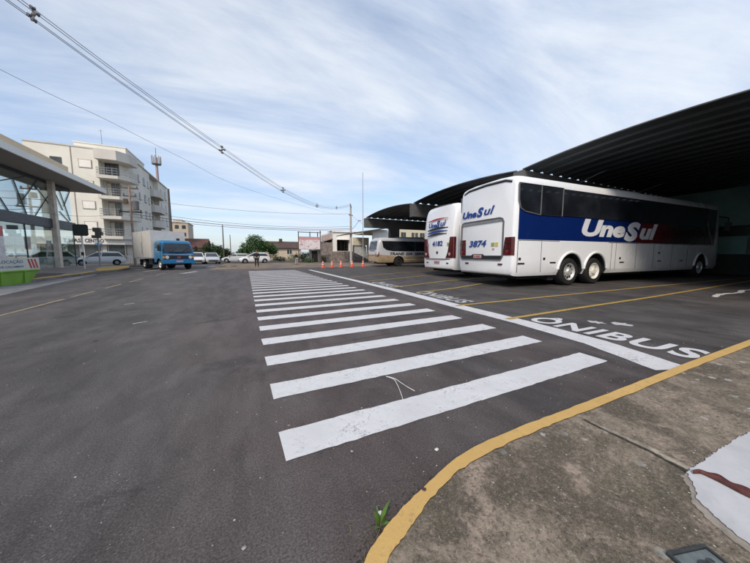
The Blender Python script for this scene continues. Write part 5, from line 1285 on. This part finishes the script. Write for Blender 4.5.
# ================================================================== traffic cones
M_orange = pm('cone_orange', (0.62, 0.07, 0.03), 0.5, var=0.12); M_conew = pm('cone_white', (0.68, 0.62, 0.6), 0.5)
def make_cone():
    t = thing('traffic_cone', 'orange cone', 'traffic cone', (0, 0, 0), 0, 'traffic cones across the yard exit')
    g = MB(); g.lathe([(.17, .05), (.15, .08), (.032, .74), (.02, .75), (0, .75)], (0, 0, 0), (0, 0, 1), 20); g.build('cone', M_orange, t, smooth=40)
    g = MB(); g.prism([(-.2, -.17, 0), (-.17, -.2, 0), (.17, -.2, 0), (.2, -.17, 0), (.2, .17, 0), (.17, .2, 0), (-.17, .2, 0), (-.2, .17, 0)], (0, 0, .05)); g.build('base', M_orange, t)
    for z in (.34, .54):
        r = .155 - .123 * (z - .05) / .69
        g = MB(); g.lathe([(r + .008, z), (r - .008, z + .1)], (0, 0, 0), (0, 0, 1), 20); g.build('band', M_conew, t, smooth=40)
    return t
cone0 = make_cone()
for i, (x, y, lab) in enumerate(((6.22, 24.0, 'orange traffic cone at the left end of the row, nearest the billboard'), (7.17, 24.4, 'orange traffic cone, second from the left in the row'), (8.04, 24.45, 'middle orange traffic cone of the row, in front of the stone ramp wall'), (9.27, 24.8, 'orange traffic cone in front of the concrete utility pole'), (10.58, 25.2, 'orange traffic cone nearest the tail of the minibus'))):
    c_ = cone0 if i == 0 else copy_tree(cone0)
    c_.location = (x, y, .004); c_.rotation_euler = (0, 0, .3 * i); c_['label'] = lab; c_.scale = (.98, .98, .86)

# ================================================================== people
def skin_obj(name, verts, edges, radii, mat, parent, root=0, sub=2):
    me = bpy.data.meshes.new(name); me.from_pydata(verts, edges, []); me.update()
    o = bpy.data.objects.new(name, me); COL.objects.link(o)
    o.modifiers.new('skin', 'SKIN')
    for i, sv in enumerate(me.skin_vertices[0].data): sv.radius = (radii[i], radii[i]) if not isinstance(radii[i], tuple) else radii[i]; sv.use_root = (i == root)
    sb = o.modifiers.new('sub', 'SUBSURF'); sb.levels = sub; sb.render_levels = sub
    bpy.context.view_layer.update()
    dg = bpy.context.evaluated_depsgraph_get(); m2 = bpy.data.meshes.new_from_object(o.evaluated_get(dg))
    o.modifiers.clear(); o.data = m2; m2.materials.clear(); m2.materials.append(mat)
    for p in m2.polygons: p.material_index = 0; p.use_smooth = True
    if parent: o.parent = parent
    return o
M_skin = pm('skin', (0.36, 0.21, 0.15), 0.6, var=0.06)
def person(label, loc, rotz, H, top, legs, hair):
    """faces local -Y"""
    t = thing('person', label, 'person', loc, rotz); k = H / 1.72
    V, Ed, Rr = [], [], []
    def add(p, r, par=None):
        V.append((p[0] * k, p[1] * k, p[2] * k)); Rr.append(r * k); i = len(V) - 1
        if par is not None: Ed.append((par, i))
        return i
    pel = add((0, 0, .94), .125); wa = add((0, .0, 1.08), .12, pel); ch = add((0, .01, 1.28), .135, wa); nk0 = add((0, .015, 1.43), .075, ch); nk = add((0, .01, 1.50), .055, nk0)
    h0 = add((0, -.005, 1.555), .075, nk); h1 = add((0, -.01, 1.63), .088, h0); add((0, -.0, 1.69), .06, h1)
    add((0, -.115, 1.60), .013, h0)                                # nose
    for s in (-1, 1): add((s * .092, .0, 1.605), .016, h1)          # ears
    J = {}
    for s in (-1, 1):
        sh = add((s * .175, .01, 1.38), .062, ch); el_ = add((s * .235, .03, 1.10), .043, sh); wr = add((s * .225, -.05, .86), .028, el_); pa = add((s * .222, -.075, .79), .030, wr)
        for f, (dx, ln) in enumerate(((-.026, .058), (-.009, .07), (.009, .066), (.024, .05))):
            a = add((s * .222 + .008, -.085 + dx, .745), .0105, pa); b = add((s * .218, -.088 + dx, .745 - ln * .6), .0095, a); add((s * .208, -.09 + dx * .9, .745 - ln), .0085, b)
        th = add((s * .205, -.118, .79), .012, pa); add((s * .198, -.135, .745), .0095, th)
        hp = add((s * .09, 0, .88), .092, pel); kn = add((s * .115, -.01, .49), .058, hp); an = add((s * .13, .02, .09), .038, kn); ft = add((s * .135, -.06, .045), .036, an); add((s * .14, -.16, .035), .028, ft)
        J[s] = (hp, kn, an)
    skin_obj('body', V, Ed, Rr, M_skin, t)
    def cloth(name, pts, eds, rad, mat): return skin_obj(name, [(a * k, b * k, c * k) for a, b, c in pts], eds, [r * k for r in rad], mat, t)
    P = [(0, 0, .98), (0, 0, 1.10), (0, .01, 1.28), (0, .015, 1.40)]; E_ = [(0, 1), (1, 2), (2, 3)]; Q = [.15, .145, .16, .10]
    for s in (-1, 1):
        b = len(P); P += [(s * .178, .01, 1.375), (s * .238, .03, 1.10), (s * .228, -.04, .90)]; E_ += [(2, b), (b, b + 1), (b + 1, b + 2)]; Q += [.08, .06, .046]
    cloth('jacket', P, E_, Q, top)
    P = [(0, 0, .95)]; E_ = []; Q = [.15]
    for s in (-1, 1):
        b = len(P); P += [(s * .092, 0, .86), (s * .116, -.01, .49), (s * .131, .02, .12)]; E_ += [(0, b), (b, b + 1), (b + 1, b + 2)]; Q += [.108, .078, .062]
    cloth('trousers', P, E_, Q, legs)
    for s in (-1, 1): cloth('shoe', [(s * .131, .045, .05), (s * .136, -.06, .05), (s * .142, -.17, .038)], [(0, 1), (1, 2)], [.048, .047, .036], M_blacktrim)
    cloth('hair', [(0, .03, 1.62), (0, .015, 1.69), (0, -.03, 1.70)], [(0, 1), (1, 2)], [.085, .075, .05], hair)
    for s in (-1, 1):
        g = MB(); g.lathe([(0, -.012), (.011, -.004), (.011, .004), (0, .01)], (s * .034 * k, -.088 * k, 1.625 * k), (0, -1, 0), 8); g.build('eye', M_blacktrim, t, smooth=60)
    g = MB(); g.tube([(-.025 * k, -.083 * k, 1.555 * k), (0, -.09 * k, 1.552 * k), (.025 * k, -.083 * k, 1.555 * k)], .005, 5); g.build('mouth', pm('lips', (0.3, 0.12, 0.1), 0.6), t)
    return t
M_navy = pm('navy_cloth', (0.014, 0.015, 0.022), 0.9, var=0.3, scale=12); M_darktr = pm('dark_trousers', (0.016, 0.016, 0.02), 0.9, var=0.3, scale=12); M_hair = pm('dark_hair', (0.015, 0.012, 0.01), 0.6)
person('person in dark jacket and dark trousers standing feet apart beyond the crosswalk', (.97, 28.0, .004), R(188), 1.62, M_navy, M_darktr, M_hair)
person('person in dark top and pale trousers by the left post of the billboard', (5.5, 33.5, .004), R(30), 1.45, M_navy, pm('pale_trousers', (0.42, 0.40, 0.38), 0.9), M_hair)

# ================================================================== small things near the camera
wd = thing('kerb_weed', 'green weed with long blades growing at the foot of the yellow kerb', 'weed', (.475, .955, 0)); wd.scale = (.8, .8, .8)
random.seed(8); M_weed = leaf_mat('weed_green', (0.06, 0.12, 0.02), (0.12, 0.22, 0.04))
for k, (dx, dy, ln, lean) in enumerate(((-.02, .0, .11, (-.02, .01)), (.03, .02, .10, (.06, .03)), (.035, .0, .09, (.05, .01)), (-.01, -.03, .05, (-.04, -.02)), (.0, .02, .06, (.01, .05)), (.02, -.02, .05, (.03, -.03)))):
    g = MB(); L_, Rv = [], []
    for j in range(7):
        q = j / 6; w = .011 * math.sin(math.pi * min(1, q * .8 + .2)) + .001
        c_ = Vector((dx * .5 + lean[0] * q * q * 1.2, dy * .5 + lean[1] * q * q * 1.2, ln * (q - .25 * q * q)))
        sd_ = Vector((-lean[1], lean[0], 0)).normalized() if k % 2 else Vector((1, .3, 0)).normalized()
        L_.append(c_ + sd_ * w); Rv.append(c_ - sd_ * w)
    n = len(L_); g.add(L_ + Rv, [(j, j + 1, n + j + 1, n + j) for j in range(n - 1)]); g.build('blade', M_weed, wd, recalc=False, smooth=60)
g = MB()
for j in range(60):
    x = random.gauss(-.06, .05); y = random.gauss(-.05, .05); g.bar((x, y, .004), (x + random.uniform(-.03, .03), y + random.uniform(-.03, .03), random.uniform(.004, .03)), .0022, .0016)
tag(g.build('dry_stems', pm('dry_straw', (0.14, 0.12, 0.08), 0.9, var=0.4, scale=30), wd), kind='stuff')
g = MB(); poly = [(.012 * math.cos(a) * random.uniform(.3, .8), .012 * math.sin(a) * random.uniform(.3, .8), .02) for a in [k * .7 for k in range(9)]]
g.prism(poly, (.004, .0, .008)); tag(g.build('paper_scrap', pm('paper_white', (0.6, 0.6, 0.58), 0.8), None, (.485, .985, 0)), 'scrap of white litter caught in the kerb weed', 'litter')
# white string
cu = bspl([Vector(p) for p in ((1.16, 2.21, .007), (1.19, 2.12, .012), (1.175, 2.03, .008), (1.13, 1.9, .014), (1.09, 1.79, .007))]); cu2 = bspl([Vector(p) for p in ((1.16, 2.21, .009), (1.2, 2.12, .016), (1.22, 2.03, .009), (1.225, 1.95, .012), (1.25, 1.86, .006))])
g = MB(); g.tube(cu2 [::-1] + cu[1:], .0026, 6)
tag(g.build('string', pm('string_white', (0.72, 0.72, 0.72), 0.7)), 'loose white string bent double between two crosswalk bars', 'string')
# red strap pressed into the joint of the pavement patch
g = MB(); pts = [(1.90, .452, .020), (1.935, .435, .027), (1.945, .41, .05), (1.95, .38, .07), (1.945, .345, .07), (1.945, .31, .085), (1.95, .25, .09), (1.96, .15, .09), (1.95, -.3, .08)]
cs = bspl([Vector((p[0], p[1], .112)) for p in pts], 8); wv = []
for i in range(len(pts) - 1): wv += [pts[i][2] * (1 - k / 8) + pts[i + 1][2] * k / 8 for k in range(8)]
wv.append(pts[-1][2]); vs = []
for i, p in enumerate(cs):
    w = wv[i] * .27; f = .004 * math.sin(i * .35)
    vs += [(p.x - w, p.y - w * .25, .109), (p.x - w * .35, p.y, .118 + f * .5), (p.x + w * .3, p.y, .113), (p.x + w, p.y + w * .25, .121 + f)]
fs = [(4 * i + j, 4 * i + j + 1, 4 * i + j + 5, 4 * i + j + 4) for i in range(len(cs) - 1) for j in range(3)]
g.add(vs, fs); o = g.build('red_strap', pm('strap_red', (0.085, 0.022, 0.016), 0.6, var=0.35, scale=25), recalc=False, smooth=50)
md = o.modifiers.new('thick', 'SOLIDIFY'); md.thickness = .003
tag(o, 'crumpled dark red strap lying across the pale concrete patch', 'strap')
# cast cover at the bottom edge
cvr = thing('inspection_cover', 'square cast iron inspection cover set in the pavement, partly in view at the bottom edge', 'cover', (1.352, .243, .1), R(-16))
M_iron = pm('cast_iron', (0.05, 0.055, 0.055), 0.5, metal=0.3, var=0.3, scale=20, bump=0.2, bscale=120)
g = MB(); g.box(-.072, .072, -.072, .072, 0, .008); g.build('lid', pm('lid_grey', (0.12, 0.14, 0.14), 0.55, var=0.2, scale=20), cvr)
g = MB(); g.box(-.084, .084, .074, .084, 0, .012); g.box(-.084, .084, -.084, -.074, 0, .012); g.box(-.084, -.074, -.074, .074, 0, .012); g.box(.074, .084, -.074, .074, 0, .012); g.build('rim', M_iron, cvr)
lettering('lid_lettering', 'CS', M_iron, cvr, (-.025, .005, .010), (0, 0, 0), w=.07, h=.04, bold=.03, depth=.004)
# leaves and litter on the road
random.seed(15)
for k, (x, y, r, lab, m) in enumerate(((.98, 1.22, .016, 'small white paper scrap on the asphalt below the nearest crosswalk bar', 'paper_white'), (.52, 1.42, .012, 'pale pebble chip on the asphalt left of the kerb curve', 'grit'), (-.05, 1.1, .012, 'pale stone chip on the asphalt below the corner of the first bar', 'grit'))):
    g = MB(); pebble(g, 0, 0, 0, r); tag(g.build('litter_scrap', MATS[m], None, (x, y, .002)), lab, 'litter')
g = MB(); pebble(g, 0, 0, 0, .014); tag(g.build('dry_leaf', pm('leaf_brown', (0.05, 0.03, 0.03), 0.8), None, (.68, .93, .105)), 'shrivelled dark leaf lying on the yellow kerb', 'leaf')
